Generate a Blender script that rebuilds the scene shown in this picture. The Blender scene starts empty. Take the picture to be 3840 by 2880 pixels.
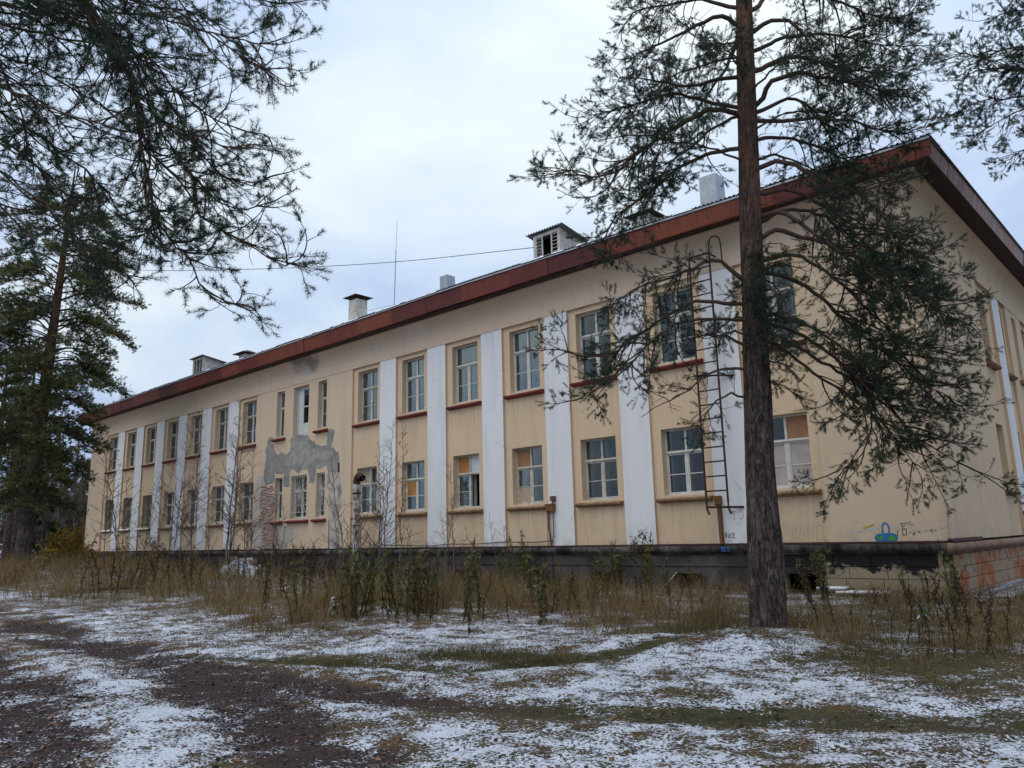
import bpy, bmesh, math, random
import numpy as np
from mathutils import Vector, Matrix
PI = math.pi
sc = bpy.context.scene
COL = sc.collection
ZB = 1.2                                  # height of the plinth line above the ground

# ------------------------------------------------------------------ camera, sky, sun, exposure
CAM = np.array([25.4342, -19.4702, 0.3188 + ZB])
RX = np.array([0.732726, 0.680111, -0.023686]); UP = np.array([0.149462, -0.126873, 0.980594]); FW = np.array([-0.663908, 0.722047, 0.194614])
FPX = 2882.3
cam = bpy.data.cameras.new('camera'); camo = bpy.data.objects.new('camera', cam); COL.objects.link(camo)
cam.sensor_width = 36.0; cam.lens = FPX / 3840 * 36.0; cam.clip_start = 0.05; cam.clip_end = 2000
camo.matrix_world = Matrix(((RX[0], UP[0], -FW[0], CAM[0]), (RX[1], UP[1], -FW[1], CAM[1]), (RX[2], UP[2], -FW[2], CAM[2]), (0, 0, 0, 1)))
sc.camera = camo

SUN_EL, SUN_AZ = math.radians(56), math.radians(178)     # azimuth measured from +Y towards +X
world = bpy.data.worlds.new('World'); sc.world = world; world.use_nodes = True
wt = world.node_tree; wt.nodes.clear()
def wn(t, **kw):
    n = wt.nodes.new(t)
    for k, v in kw.items(): setattr(n, k, v)
    return n
wo = wn('ShaderNodeOutputWorld'); bg = wn('ShaderNodeBackground'); bg.inputs['Strength'].default_value = 0.10
sky = wn('ShaderNodeTexSky', sky_type='NISHITA'); sky.sun_disc = False; sky.sun_elevation = SUN_EL; sky.sun_rotation = SUN_AZ
sky.air_density = 1.0; sky.dust_density = 2.0
tc = wn('ShaderNodeTexCoord'); sep = wn('ShaderNodeSeparateXYZ'); wt.links.new(tc.outputs['Generated'], sep.inputs[0])
def wmath(op, a, b=None, clamp=False):
    n = wn('ShaderNodeMath', operation=op); n.use_clamp = clamp
    for i, v in enumerate((a, b)):
        if v is None: continue
        if isinstance(v, (int, float)): n.inputs[i].default_value = v
        else: wt.links.new(v, n.inputs[i])
    return n.outputs[0]
# clouds lie on a high flat layer: direction / height, so they flatten towards the horizon
zc = wmath('MAXIMUM', sep.outputs[2], 0.0)
den = wmath('ADD', zc, 0.22)
comb = wn('ShaderNodeCombineXYZ')
wt.links.new(wmath('DIVIDE', sep.outputs[0], den), comb.inputs[0]); wt.links.new(wmath('DIVIDE', sep.outputs[1], den), comb.inputs[1])
n1 = wn('ShaderNodeTexNoise'); n1.inputs['Scale'].default_value = 1.25; n1.inputs['Detail'].default_value = 5; n1.inputs['Roughness'].default_value = 0.5; n1.inputs['Distortion'].default_value = 0.3
mp = wn('ShaderNodeMapping'); mp.inputs['Location'].default_value = (3.1, 1.7, 0.4); wt.links.new(comb.outputs[0], mp.inputs[0]); wt.links.new(mp.outputs[0], n1.inputs['Vector'])
cr = wn('ShaderNodeValToRGB'); wt.links.new(wmath('ADD', n1.outputs['Fac'], wmath('MULTIPLY', wmath('SUBTRACT', zc, 0.34), 0.42)), cr.inputs[0])
cr.color_ramp.elements[0].position = 0.40; cr.color_ramp.elements[0].color = (5.0, 6.35, 9.2, 1)
cr.color_ramp.elements[1].position = 0.70; cr.color_ramp.elements[1].color = (9.7, 10.6, 10.9, 1)
e = cr.color_ramp.elements.new(0.53); e.color = (6.9, 8.3, 10.3, 1)
elev = wn('ShaderNodeMapRange'); elev.inputs[1].default_value = 0.05; elev.inputs[2].default_value = 0.60; elev.inputs[3].default_value = 0.88; elev.inputs[4].default_value = 1.08
wt.links.new(sep.outputs[2], elev.inputs[0])
mul = wn('ShaderNodeVectorMath', operation='SCALE'); wt.links.new(cr.outputs[0], mul.inputs[0]); wt.links.new(elev.outputs[0], mul.inputs['Scale'])
mixs = wn('ShaderNodeMix', data_type='RGBA'); mixs.inputs['Factor'].default_value = 0.92
wt.links.new(sky.outputs[0], mixs.inputs['A']); wt.links.new(mul.outputs[0], mixs.inputs['B'])
wt.links.new(mixs.outputs['Result'], bg.inputs['Color']); wt.links.new(bg.outputs[0], wo.inputs[0])
sun = bpy.data.lights.new('sun', 'SUN'); sun.energy = 0.95; sun.angle = math.radians(60); sun.color = (1.0, 0.90, 0.76)
suno = bpy.data.objects.new('sun', sun); COL.objects.link(suno); suno.location = (0, -30, 60)
sd = Vector((math.sin(SUN_AZ) * math.cos(SUN_EL), math.cos(SUN_AZ) * math.cos(SUN_EL), math.sin(SUN_EL)))
suno.rotation_euler = sd.to_track_quat('Z', 'Y').to_euler()
sc.view_settings.view_transform = 'Standard'; sc.view_settings.look = 'None'; sc.view_settings.exposure = 0.0; sc.view_settings.gamma = 1.0
sc.view_settings.use_curve_mapping = False
sc.render.engine = 'CYCLES'
sc.cycles.max_bounces = 6; sc.cycles.transparent_max_bounces = 8

# ------------------------------------------------------------------ helpers
HF = FW[:2] / np.linalg.norm(FW[:2])
def ray(x, y):                            # x, y: photograph coordinates on a 2212 x 1659 scale
    k = 3840 / 2212
    return FW + RX * ((x * k - 1920) / FPX) - UP * ((y * k - 1440) / FPX)
def at(x, y, d):                          # point on that sight line, d metres ahead of the camera on the ground plan
    r = ray(x, y); return CAM + r * (d / (r[:2] @ HF))
def gat(x, y):                            # where the sight line meets the flat ground
    r = ray(x, y); return CAM + r * (-CAM[2] / r[2])
def onY(x, y, Y):
    r = ray(x, y); return CAM + r * ((Y - CAM[1]) / r[1])

def tag(o, label=None, cat=None, group=None, kind=None):
    if label: o['label'] = label
    if cat: o['category'] = cat
    if group: o['group'] = group
    if kind: o['kind'] = kind
    return o
def empty(name, loc=(0, 0, 0), rz=0.0):
    o = bpy.data.objects.new(name, None); COL.objects.link(o); o.location = loc; o.rotation_euler = (0, 0, rz); o.empty_display_size = 0.2
    return o
def link(name, me, parent=None):
    o = bpy.data.objects.new(name, me); COL.objects.link(o)
    if parent is not None: o.parent = parent
    return o
def npmesh(name, V, F, mat, smooth=False, attrs=None, mats=None, midx=None):
    """V (n,3); F list of (m,k) index arrays."""
    me = bpy.data.meshes.new(name)
    V = np.asarray(V, np.float32); F = [np.asarray(f, np.int32) for f in F if len(f)]
    me.vertices.add(len(V)); me.vertices.foreach_set('co', V.ravel())
    nl = sum(f.size for f in F); npoly = sum(len(f) for f in F)
    me.loops.add(nl); me.loops.foreach_set('vertex_index', np.concatenate([f.ravel() for f in F]))
    tot = np.concatenate([np.full(len(f), f.shape[1], np.int32) for f in F])
    start = np.concatenate([[0], np.cumsum(tot)[:-1]]).astype(np.int32)
    me.polygons.add(npoly); me.polygons.foreach_set('loop_start', start)
    try: me.polygons.foreach_set('loop_total', tot)
    except Exception: pass
    if smooth: me.polygons.foreach_set('use_smooth', np.ones(npoly, bool))
    for m in (mats or [mat]): me.materials.append(m)
    if midx is not None: me.polygons.foreach_set('material_index', np.asarray(midx, np.int32))
    for an, av in (attrs or {}).items():
        a = me.attributes.new(an, 'FLOAT', 'POINT'); a.data.foreach_set('value', np.asarray(av, np.float32))
    me.update(); me.validate()
    return me
class MB:
    """Collects boxes, quads and prisms; fn maps (u, w, z) into the object's space."""
    def __init__(s, fn=None): s.v = []; s.f = []; s.fn = fn or (lambda u, w, z: (u, w, z))
    def vert(s, p): s.v.append(s.fn(*p)); return len(s.v) - 1
    def quad(s, *ps): s.f.append([s.vert(p) for p in ps])
    def box(s, a, b):
        (x0, y0, z0), (x1, y1, z1) = a, b
        i = [s.vert(p) for p in ((x0, y0, z0), (x1, y0, z0), (x1, y1, z0), (x0, y1, z0), (x0, y0, z1), (x1, y0, z1), (x1, y1, z1), (x0, y1, z1))]
        for q in ((0, 3, 2, 1), (4, 5, 6, 7), (0, 1, 5, 4), (1, 2, 6, 5), (2, 3, 7, 6), (3, 0, 4, 7)): s.f.append([i[k] for k in q])
    def bar(s, a, b, t, t2=None):
        a = Vector(a); b = Vector(b); d = (b - a).normalized(); n = d.cross(Vector((0, 0, 1)))
        if n.length < 1e-3: n = Vector((1, 0, 0))
        n.normalize(); m = d.cross(n).normalized(); t2 = t2 or t
        c = [n * t + m * t2, -n * t + m * t2, -n * t - m * t2, n * t - m * t2]
        i = [s.vert(a + x) for x in c] + [s.vert(b + x) for x in c]
        for k in range(4): s.f.append([i[k], i[(k + 1) % 4], i[4 + (k + 1) % 4], i[4 + k]])
        s.f.append(i[3::-1]); s.f.append(i[4:8])
    def prism(s, prof, u0, u1, caps=True):            # prof: list of (w, z) extruded along u
        a = [s.vert((u0, w, z)) for w, z in prof]; b = [s.vert((u1, w, z)) for w, z in prof]; n = len(prof)
        for k in range(n if caps else n - 1): s.f.append([a[k], a[(k + 1) % n], b[(k + 1) % n], b[k]])
        if caps: s.f.append(a[::-1]); s.f.append(b)
    def mesh(s, name, mat, smooth=False, bevel=0.0):
        me = bpy.data.meshes.new(name); me.from_pydata(s.v, [], s.f); me.materials.append(mat)
        bm = bmesh.new(); bm.from_mesh(me); bmesh.ops.recalc_face_normals(bm, faces=bm.faces)
        if bevel: bmesh.ops.bevel(bm, geom=bm.edges, offset=bevel, segments=1, affect='EDGES', clamp_overlap=True)
        bm.to_mesh(me); bm.free()
        if smooth:
            for p in me.polygons: p.use_smooth = True
        return me
    def build(s, name, mat, parent=None, smooth=False, bevel=0.0): return link(name, s.mesh(name, mat, smooth, bevel), parent)

def tubes(P, R, k=4):
    """P (N,n,3), R (N,n) -> verts, quads of N tubes with k sides."""
    P = np.asarray(P, float); R = np.asarray(R, float); N, n, _ = P.shape
    T = np.empty_like(P); T[:, 1:-1] = P[:, 2:] - P[:, :-2]; T[:, 0] = P[:, 1] - P[:, 0]; T[:, -1] = P[:, -1] - P[:, -2]
    T /= np.linalg.norm(T, axis=2, keepdims=True) + 1e-9
    ref = np.where(np.abs(T[:, :1, 2:3]) > 0.85, np.array([1., 0.13, 0]), np.array([0.07, 0.11, 1.])); ref = np.repeat(ref, n, axis=1)
    A = np.cross(T, ref); A /= np.linalg.norm(A, axis=2, keepdims=True) + 1e-9; B = np.cross(T, A)
    an = np.arange(k) * 2 * PI / k
    V = P[:, :, None] + R[:, :, None, None] * (A[:, :, None] * np.cos(an)[None, None, :, None] + B[:, :, None] * np.sin(an)[None, None, :, None])
    i = np.arange(N * n * k).reshape(N, n, k)
    a = i[:, :-1]; b = i[:, 1:]
    Q = np.stack([a, np.roll(a, -1, axis=2), np.roll(b, -1, axis=2), b], axis=-1).reshape(-1, 4)
    return V.reshape(-1, 3), Q
class NB:                                  # gathers numpy pieces into one mesh
    def __init__(s): s.V = []; s.F = {}; s.n = 0; s.A = []
    def add(s, V, *Fs, attr=None):
        V = np.asarray(V, float).reshape(-1, 3)
        for F in Fs:
            F = np.asarray(F)
            if len(F): s.F.setdefault(F.shape[1], []).append(F + s.n)
        s.V.append(V); s.n += len(V); s.A.append(np.zeros(len(V)) if attr is None else np.broadcast_to(attr, (len(V),)))
    def build(s, name, mat, parent=None, smooth=False, origin=None, attr='tint'):
        V = np.concatenate(s.V)
        if origin is not None: V = V - np.asarray(origin)
        me = npmesh(name, V, [np.concatenate(f) for f in s.F.values()], mat, smooth, {attr: np.concatenate(s.A)})
        return link(name, me, parent)
def resample(pts, n):
    pts = np.asarray(pts, float); d = np.concatenate([[0], np.cumsum(np.linalg.norm(np.diff(pts, axis=0), axis=1))])
    t = np.linspace(0, d[-1], n); return np.stack([np.interp(t, d, pts[:, i]) for i in range(pts.shape[1])], 1)
def smooth_path(pts, n):
    """Catmull-Rom through pts, resampled to n points."""
    p = np.asarray(pts, float)
    if len(p) < 3: return resample(p, n)
    q = np.concatenate([[2 * p[0] - p[1]], p, [2 * p[-1] - p[-2]]]); out = []
    for i in range(len(p) - 1):
        a, b, c, d = q[i:i + 4]
        for t in np.linspace(0, 1, 9)[:-1]:
            out.append(0.5 * (2 * b + (c - a) * t + (2 * a - 5 * b + 4 * c - d) * t * t + (3 * b - a - 3 * c + d) * t ** 3))
    out.append(p[-1]); return resample(out, n)
def vnoise(x, y, seed=0):
    xi = np.floor(x).astype(np.int64); yi = np.floor(y).astype(np.int64); fx = x - xi; fy = y - yi
    fx = fx * fx * (3 - 2 * fx); fy = fy * fy * (3 - 2 * fy)
    def h(a, b):
        n = (a * 374761393 + b * 668265263 + seed * 974711) & 0x7fffffff
        n = ((n ^ (n >> 13)) * 1274126177) & 0x7fffffff
        return ((n ^ (n >> 16)) & 0xffff) / 65535.0
    return (h(xi, yi) * (1 - fx) + h(xi + 1, yi) * fx) * (1 - fy) + (h(xi, yi + 1) * (1 - fx) + h(xi + 1, yi + 1) * fx) * fy
def fbm(x, y, seed=0, oct=4):
    s = 0; a = 0.5; t = 0
    for o in range(oct): s = s + a * vnoise(x * 2 ** o, y * 2 ** o, seed + o); t += a; a *= 0.5
    return s / t
def sstep(a, b, x): t = np.clip((x - a) / (b - a), 0, 1); return t * t * (3 - 2 * t)

# ------------------------------------------------------------------ materials
class Mat:
    def __init__(s, name, rough=0.8, spec=0.3):
        s.m = bpy.data.materials.new(name); s.m.use_nodes = True; s.t = s.m.node_tree; s.b = s.t.nodes['Principled BSDF']
        s.b.inputs['Roughness'].default_value = rough; s.b.inputs['Specular IOR Level'].default_value = spec
        s.co = s.n('ShaderNodeTexCoord').outputs['Object']
    def n(s, t, **kw):
        n = s.t.nodes.new(t)
        for k, v in kw.items(): setattr(n, k, v)
        return n
    def L(s, a, b): s.t.links.new(a, b)
    def put(s, sock, v):
        if isinstance(v, (int, float)): sock.default_value = v
        elif isinstance(v, (tuple, list)): sock.default_value = tuple(v) + ((1,) if len(v) == 3 and len(sock.default_value) == 4 else ())
        else: s.L(v, sock)
    def noise(s, scale, detail=4, rough=0.55, dist=0.0, stretch=None, loc=None, co=None):
        n = s.n('ShaderNodeTexNoise'); n.inputs['Scale'].default_value = scale; n.inputs['Detail'].default_value = detail; n.inputs['Roughness'].default_value = rough; n.inputs['Distortion'].default_value = dist
        c = co or s.co
        if stretch or loc:
            m = s.n('ShaderNodeMapping')
            if stretch: m.inputs['Scale'].default_value = stretch
            if loc: m.inputs['Location'].default_value = loc
            s.L(c, m.inputs[0]); c = m.outputs[0]
        s.L(c, n.inputs['Vector']); return n.outputs['Fac']
    def vor(s, scale, stretch=None, feature='DISTANCE_TO_EDGE'):
        n = s.n('ShaderNodeTexVoronoi', feature=feature); n.inputs['Scale'].default_value = scale; c = s.co
        if stretch:
            m = s.n('ShaderNodeMapping'); m.inputs['Scale'].default_value = stretch; s.L(c, m.inputs[0]); c = m.outputs[0]
        s.L(c, n.inputs['Vector']); return n.outputs['Distance']
    def rng(s, v, a, b, c=0.0, d=1.0):
        n = s.n('ShaderNodeMapRange'); s.L(v, n.inputs[0])
        for i, x in enumerate((a, b, c, d)): n.inputs[i + 1].default_value = x
        return n.outputs[0]
    def math(s, op, a, b=0.0, clamp=False):
        n = s.n('ShaderNodeMath', operation=op); n.use_clamp = clamp; s.put(n.inputs[0], a); s.put(n.inputs[1], b); return n.outputs[0]
    def mix(s, f, a, b, blend='MIX'):
        n = s.n('ShaderNodeMix', data_type='RGBA', blend_type=blend); s.put(n.inputs['Factor'], f); s.put(n.inputs['A'], a); s.put(n.inputs['B'], b); return n.outputs['Result']
    def ramp(s, v, *stops):
        n = s.n('ShaderNodeValToRGB'); s.L(v, n.inputs[0]); r = n.color_ramp
        for i, (p, c) in enumerate(stops):
            e = r.elements[i] if i < 2 else r.elements.new(p)
            e.position = p; e.color = tuple(c) + (1,)
        return n.outputs[0]
    def xyz(s):
        n = s.n('ShaderNodeSeparateXYZ'); s.L(s.co, n.inputs[0]); return n.outputs
    def attr(s, name):
        n = s.n('ShaderNodeAttribute'); n.attribute_name = name; return n.outputs['Fac']
    def rand(s): return s.n('ShaderNodeObjectInfo').outputs['Random']
    def col(s, v): s.put(s.b.inputs['Base Color'], v); return s
    def bump(s, h, strength=0.3, dist=0.02):
        n = s.n('ShaderNodeBump'); n.inputs['Strength'].default_value = strength; n.inputs['Distance'].default_value = dist; s.L(h, n.inputs['Height']); s.L(n.outputs[0], s.b.inputs['Normal']); return s

M = {}
def plaster(name, base, light, dark, speck=0.5):
    m = Mat(name, 0.92, 0.15); g = m.noise(0.55, 5, 0.6); st = m.noise(1.0, 4, 0.6, stretch=(2.2, 2.2, 0.25)); f = m.noise(60, 3, 0.7)
    c = m.mix(m.rng(g, 0.35, 0.7), base, light); c = m.mix(m.rng(st, 0.50, 0.74, 0, 0.6), c, dark); sp = m.noise(5.5, 5, 0.72); c = m.mix(m.rng(sp, 0.62, 0.76, 0, 0.45), c, dark); c = m.mix(m.rng(f, 0.35, 0.75, 0, speck), c, dark)
    z = m.xyz()[2]; low = m.math('MULTIPLY', m.rng(z, ZB + 0.75, ZB, 0, 1), m.rng(m.noise(2.5, 5, 0.65), 0.42, 0.7)); c = m.mix(m.math('MULTIPLY', low, 0.55), c, (0.34, 0.29, 0.24))
    if name == 'warm_plaster':                  # rain streaks hanging from the sills
        dr = m.rng(m.noise(5.0, 4, 0.65, stretch=(2.2, 2.2, 0.10)), 0.46, 0.66)
        for z0, z1 in ((ZB + 3.9, ZB + 5.1), (ZB + 0.1, ZB + 1.2)):
            band = m.math('MULTIPLY', m.rng(z, z0, z1), m.math('LESS_THAN', z, z1)); c = m.mix(m.math('MULTIPLY', m.math('MULTIPLY', band, dr), 0.42), c, (0.30, 0.225, 0.16))
    ck = m.rng(m.math('ADD', m.vor(0.8), m.math('MULTIPLY', m.math('SUBTRACT', m.noise(6, 4, 0.7), .5), .10)), 0.0, 0.010, 1.0, 0.0); c = m.mix(m.math('MULTIPLY', ck, m.rng(m.noise(0.8, 3), 0.52, 0.62, 0, 0.4)), c, (0.26, 0.20, 0.15))
    m.col(c); m.bump(m.math('ADD', f, m.math('MULTIPLY', m.noise(14, 3), 1.5)), 0.35, 0.006); M[name] = m.m; return m
plaster('ochre_plaster', (0.635, 0.49, 0.338), (0.685, 0.535, 0.378), (0.52, 0.39, 0.27), 0.4)
plaster('warm_plaster', (0.665, 0.497, 0.325), (0.71, 0.54, 0.365), (0.54, 0.39, 0.25), 0.4)
plaster('white_plaster', (0.76, 0.755, 0.755), (0.80, 0.795, 0.79), (0.56, 0.55, 0.545), 0.4)
m = Mat('frieze_plaster', 0.92, 0.15)
g = m.noise(0.5, 5, 0.6); st = m.noise(1.2, 5, 0.65, stretch=(3, 3, 0.3)); f = m.noise(60, 3, 0.7)
c = m.mix(m.rng(g, 0.35, 0.7), (0.63, 0.485, 0.355), (0.68, 0.525, 0.39)); c = m.mix(m.rng(st, 0.5, 0.75, 0, 0.45), c, (0.48, 0.365, 0.265)); c = m.mix(m.rng(f, 0.4, 0.75, 0, 0.3), c, (0.53, 0.40, 0.285))
X = m.xyz()
def spot(cx, cz, rx, rz):
    d = m.math('ADD', m.math('POWER', m.math('DIVIDE', m.math('SUBTRACT', X[0], cx), rx), 2.0), m.math('POWER', m.math('DIVIDE', m.math('SUBTRACT', X[2], cz), rz), 2.0))
    return m.math('MULTIPLY', m.rng(d, 0.0, 1.0, 1.0, 0.0), m.rng(m.noise(1.5, 6, 0.7, stretch=(1.8, 1.8, 0.45)), 0.30, 0.58, 0.0, 1.4))
c = m.mix(m.rng(spot(-5.5, ZB + 8.55, 1.5, 0.75), 0.22, 0.85, 0, 0.65), c, (0.13, 0.11, 0.095))           # leak stain under the eave
c = m.mix(m.rng(spot(-5.7, ZB + 8.0, 0.7, 0.75), 0.3, 0.8, 0, 0.6), c, (0.60, 0.53, 0.43))
c = m.mix(m.rng(spot(2.2, ZB + 8.5, 1.1, 0.45), 0.45, 0.95, 0, 0.5), c, (0.64, 0.58, 0.52))
c = m.mix(m.rng(spot(0.0, ZB + 8.4, 0.6, 0.4), 0.45, 0.95, 0, 0.5), c, (0.64, 0.58, 0.52))
m.col(c).bump(f, 0.3, 0.005); M['frieze_plaster'] = m.m
m = Mat('cement_render', 0.95, 0.1); g = m.noise(1.6, 6, 0.65); f = m.noise(40, 3, 0.7); r = m.rand()
c = m.ramp(g, (0.36, (0.20, 0.195, 0.182)), (0.62, (0.36, 0.345, 0.305))); c = m.mix(m.rng(f, 0.4, 0.8, 0, 0.4), c, (0.2, 0.2, 0.19)); c = m.mix(m.math('MULTIPLY', r, 0.25), c, (0.21, 0.21, 0.205))
m.col(c).bump(m.math('ADD', f, m.noise(8, 4)), 0.5, 0.01); M['cement_render'] = m.m
m = Mat('bare_plaster', 0.95, 0.1); g = m.noise(2.2, 6, 0.7); st = m.noise(2, 5, 0.7, stretch=(3, 3, 0.35))
c = m.ramp(g, (0.3, (0.36, 0.33, 0.29)), (0.68, (0.56, 0.51, 0.44))); c = m.mix(m.rng(st, 0.5, 0.7, 0, 0.6), c, (0.40, 0.38, 0.36)); m.col(c).bump(m.noise(25, 5), 0.5, 0.012); M['bare_plaster'] = m.m
m = Mat('brick', 0.95, 0.1); a = m.attr('tint'); g = m.noise(9, 4)
c = m.ramp(a, (0.0, (0.34, 0.145, 0.09)), (1.0, (0.46, 0.40, 0.34))); e = c.node.color_ramp.elements.new(0.45); e.color = (0.40, 0.25, 0.18, 1); c = m.mix(m.rng(g, 0.5, 0.75), c, (0.48, 0.44, 0.39)); m.col(c).bump(m.noise(30, 4), 0.5, 0.008); M['brick'] = m.m
m = Mat('fascia_rust', 0.62, 0.35); r = m.rand(); g = m.noise(1.4, 5, 0.65); st = m.noise(5.5, 4, 0.6, stretch=(1.6, 1.6, 0.25)); f = m.noise(30, 4, 0.7)
c = m.ramp(m.math('ADD', m.math('MULTIPLY', r, 0.62), m.math('MULTIPLY', g, 0.45)), (0.22, (0.088, 0.015, 0.013)), (0.85, (0.20, 0.046, 0.017))); e = c.node.color_ramp.elements.new(0.5); e.color = (0.135, 0.025, 0.015, 1)
c = m.mix(m.rng(st, 0.50, 0.70, 0, 0.8), c, (0.062, 0.016, 0.014)); c = m.mix(m.rng(f, 0.55, 0.8, 0, 0.35), c, (0.25, 0.08, 0.035))
m.col(c).bump(m.math('ADD', g, m.math('MULTIPLY', f, 0.15)), 0.3, 0.02); M['fascia_rust'] = m.m
m = Mat('fascia_peeled', 0.75, 0.3); r = m.rand(); st = m.noise(3, 5, 0.7, stretch=(2.5, 2.5, 0.3)); g = m.noise(1.1, 5, 0.6)
c = m.ramp(m.math('ADD', m.math('MULTIPLY', r, 0.25), m.math('MULTIPLY', st, 0.9)), (0.35, (0.17, 0.05, 0.045)), (0.75, (0.42, 0.33, 0.30))); c = m.mix(m.rng(g, 0.5, 0.7, 0, 0.6), c, (0.30, 0.16, 0.12)); m.col(c).bump(st, 0.2, 0.01); M['fascia_peeled'] = m.m
def simple(name, col, rough=0.7, spec=0.3, var=0.25, scale=6, bump=0.2, metal=0.0, dark=None):
    m = Mat(name, rough, spec); g = m.noise(scale, 5, 0.65); f = m.noise(scale * 9, 3, 0.6)
    d = dark or tuple(x * (1 - var * 1.6) for x in col); l = tuple(min(1, x * (1 + var)) for x in col)
    c = m.mix(m.rng(g, 0.32, 0.7), d, l); c = m.mix(m.rng(f, 0.4, 0.8, 0, 0.35), c, d); m.col(c)
    m.b.inputs['Metallic'].default_value = metal
    if bump: m.bump(m.math('ADD', g, m.math('MULTIPLY', f, 0.4)), bump, 0.01)
    M[name] = m.m; return m
simple('soffit_metal', (0.040, 0.014, 0.014), 0.7, 0.3)
simple('roof_cement', (0.27, 0.27, 0.28), 0.9, 0.2, scale=3)
simple('eave_trim', (0.42, 0.44, 0.47), 0.5, 0.4, 0.15)
simple('window_paint', (0.62, 0.60, 0.53), 0.55, 0.35, 0.12, 5)
simple('window_paint_worn', (0.56, 0.52, 0.44), 0.7, 0.3, 0.25, 7)
simple('door_paint', (0.60, 0.62, 0.58), 0.55, 0.35, 0.1)
simple('sill_red', (0.215, 0.046, 0.038), 0.8, 0.2, 0.35, 9, dark=(0.13, 0.036, 0.030))
simple('sill_brown', (0.30, 0.175, 0.085), 0.8, 0.2, 0.3, 7, dark=(0.16, 0.10, 0.06))
simple('sill_mortar', (0.50, 0.39, 0.27), 0.95, 0.1, 0.2, 8)
simple('snow', (0.82, 0.84, 0.88), 0.6, 0.3, 0.04, 8, 0.4)
simple('ply_orange', (0.44, 0.20, 0.055), 0.7, 0.3, 0.2, 2.5)
simple('ply_brown', (0.36, 0.19, 0.10), 0.75, 0.2, 0.15, 3)
simple('board_beige', (0.46, 0.36, 0.27), 0.8, 0.2, 0.15, 3)
simple('board_pale', (0.55, 0.62, 0.62), 0.6, 0.3, 0.08, 3)
simple('board_mauve', (0.44, 0.385, 0.36), 0.7, 0.3, 0.12, 3)
simple('curtain', (0.55, 0.58, 0.50), 0.9, 0.1, 0.12, 4)
simple('lining', (0.42, 0.46, 0.45), 0.7, 0.2, 0.1, 4)
simple('interior', (0.10, 0.105, 0.11), 0.95, 0.1, 0.2, 1)
simple('dark_rust', (0.060, 0.030, 0.026), 0.75, 0.3, 0.4, 18)
simple('rust_brown', (0.20, 0.105, 0.04), 0.8, 0.25, 0.35, 14, dark=(0.09, 0.045, 0.02))
simple('cable_black', (0.035, 0.027, 0.025), 0.7, 0.3, 0.2, 10)
simple('flashing', (0.085, 0.032, 0.030), 0.7, 0.3, 0.3, 6)
simple('galvanized', (0.38, 0.40, 0.43), 0.42, 0.5, 0.16, 4, 0.15, 0.55)
simple('white_paint_worn', (0.62, 0.61, 0.58), 0.8, 0.2, 0.2, 5, dark=(0.40, 0.36, 0.30))
simple('grille_paint', (0.58, 0.56, 0.50), 0.6, 0.3, 0.2, 14)
simple('grille_dark', (0.30, 0.26, 0.20), 0.7, 0.3, 0.3, 14)
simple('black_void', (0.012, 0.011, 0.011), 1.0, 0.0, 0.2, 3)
simple('weathered_wood', (0.14, 0.10, 0.075), 0.9, 0.1, 0.3, 8)
m = Mat('chimney_render', 0.9, 0.2); st = m.noise(3.5, 5, 0.7, stretch=(1.5, 1.5, 0.4)); g = m.noise(2.2, 5, 0.65)
c = m.mix(m.rng(g, 0.4, 0.65), (0.60, 0.57, 0.50), (0.70, 0.69, 0.66)); c = m.mix(m.rng(st, 0.5, 0.7), c, (0.36, 0.23, 0.12)); m.col(c).bump(g, 0.3, 0.02); M['chimney_render'] = m.m
m = Mat('pipe_peeling', 0.8, 0.25); g = m.noise(7, 6, 0.7, stretch=(1, 1, 0.6)); c = m.ramp(g, (0.42, (0.13, 0.055, 0.04)), (0.52, (0.52, 0.50, 0.50))); m.col(c).bump(g, 0.4, 0.01); M['pipe_peeling'] = m.m
m = Mat('plinth_mould', 0.93, 0.15); z = m.xyz()
g = m.noise(1.1, 6, 0.65, stretch=(1, 1, 0.5)); f = m.noise(18, 4, 0.7); v = m.noise(5, 4, 0.6, stretch=(2, 2, 0.2))
c = m.ramp(m.math('ADD', m.math('MULTIPLY', g, 0.7), m.math('MULTIPLY', v, 0.3)), (0.40, (0.016, 0.014, 0.014)), (0.62, (0.17, 0.145, 0.125))); e = c.node.color_ramp.elements.new(0.52); e.color = (0.075, 0.068, 0.066, 1)
c = m.mix(m.rng(f, 0.6, 0.85, 0, 0.5), c, (0.25, 0.23, 0.20)); m.col(c).bump(m.math('ADD', f, m.noise(4, 4)), 0.5, 0.012); M['plinth_mould'] = m.m
m = Mat('plinth_grey', 0.95, 0.1); g = m.noise(0.9, 5, 0.6); v = m.noise(4, 4, 0.6, stretch=(2, 2, 0.3)); r = m.rand()
c = m.ramp(m.math('ADD', m.math('MULTIPLY', g, 0.75), m.math('MULTIPLY', r, 0.2)), (0.38, (0.024, 0.022, 0.023)), (0.68, (0.105, 0.095, 0.09))); c = m.mix(m.rng(v, 0.55, 0.75, 0, 0.5), c, (0.03, 0.028, 0.028)); m.col(c).bump(m.noise(22, 5), 0.5, 0.01); M['plinth_grey'] = m.m
m = Mat('plinth_worn', 0.95, 0.1); g = m.noise(1.3, 6, 0.7, loc=(3, 1, 0)); f = m.noise(20, 4)
z = m.xyz()[2]; k = m.math('ADD', m.rng(z, 0.0, 0.95, 0.30, -0.22), g); c = m.ramp(k, (0.50, (0.022, 0.02, 0.022)), (0.545, (0.30, 0.24, 0.165))); c = m.mix(m.rng(f, 0.5, 0.8, 0, 0.4), c, (0.10, 0.085, 0.07)); m.col(c).bump(m.math('ADD', f, k), 0.5, 0.02); M['plinth_worn'] = m.m
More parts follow.
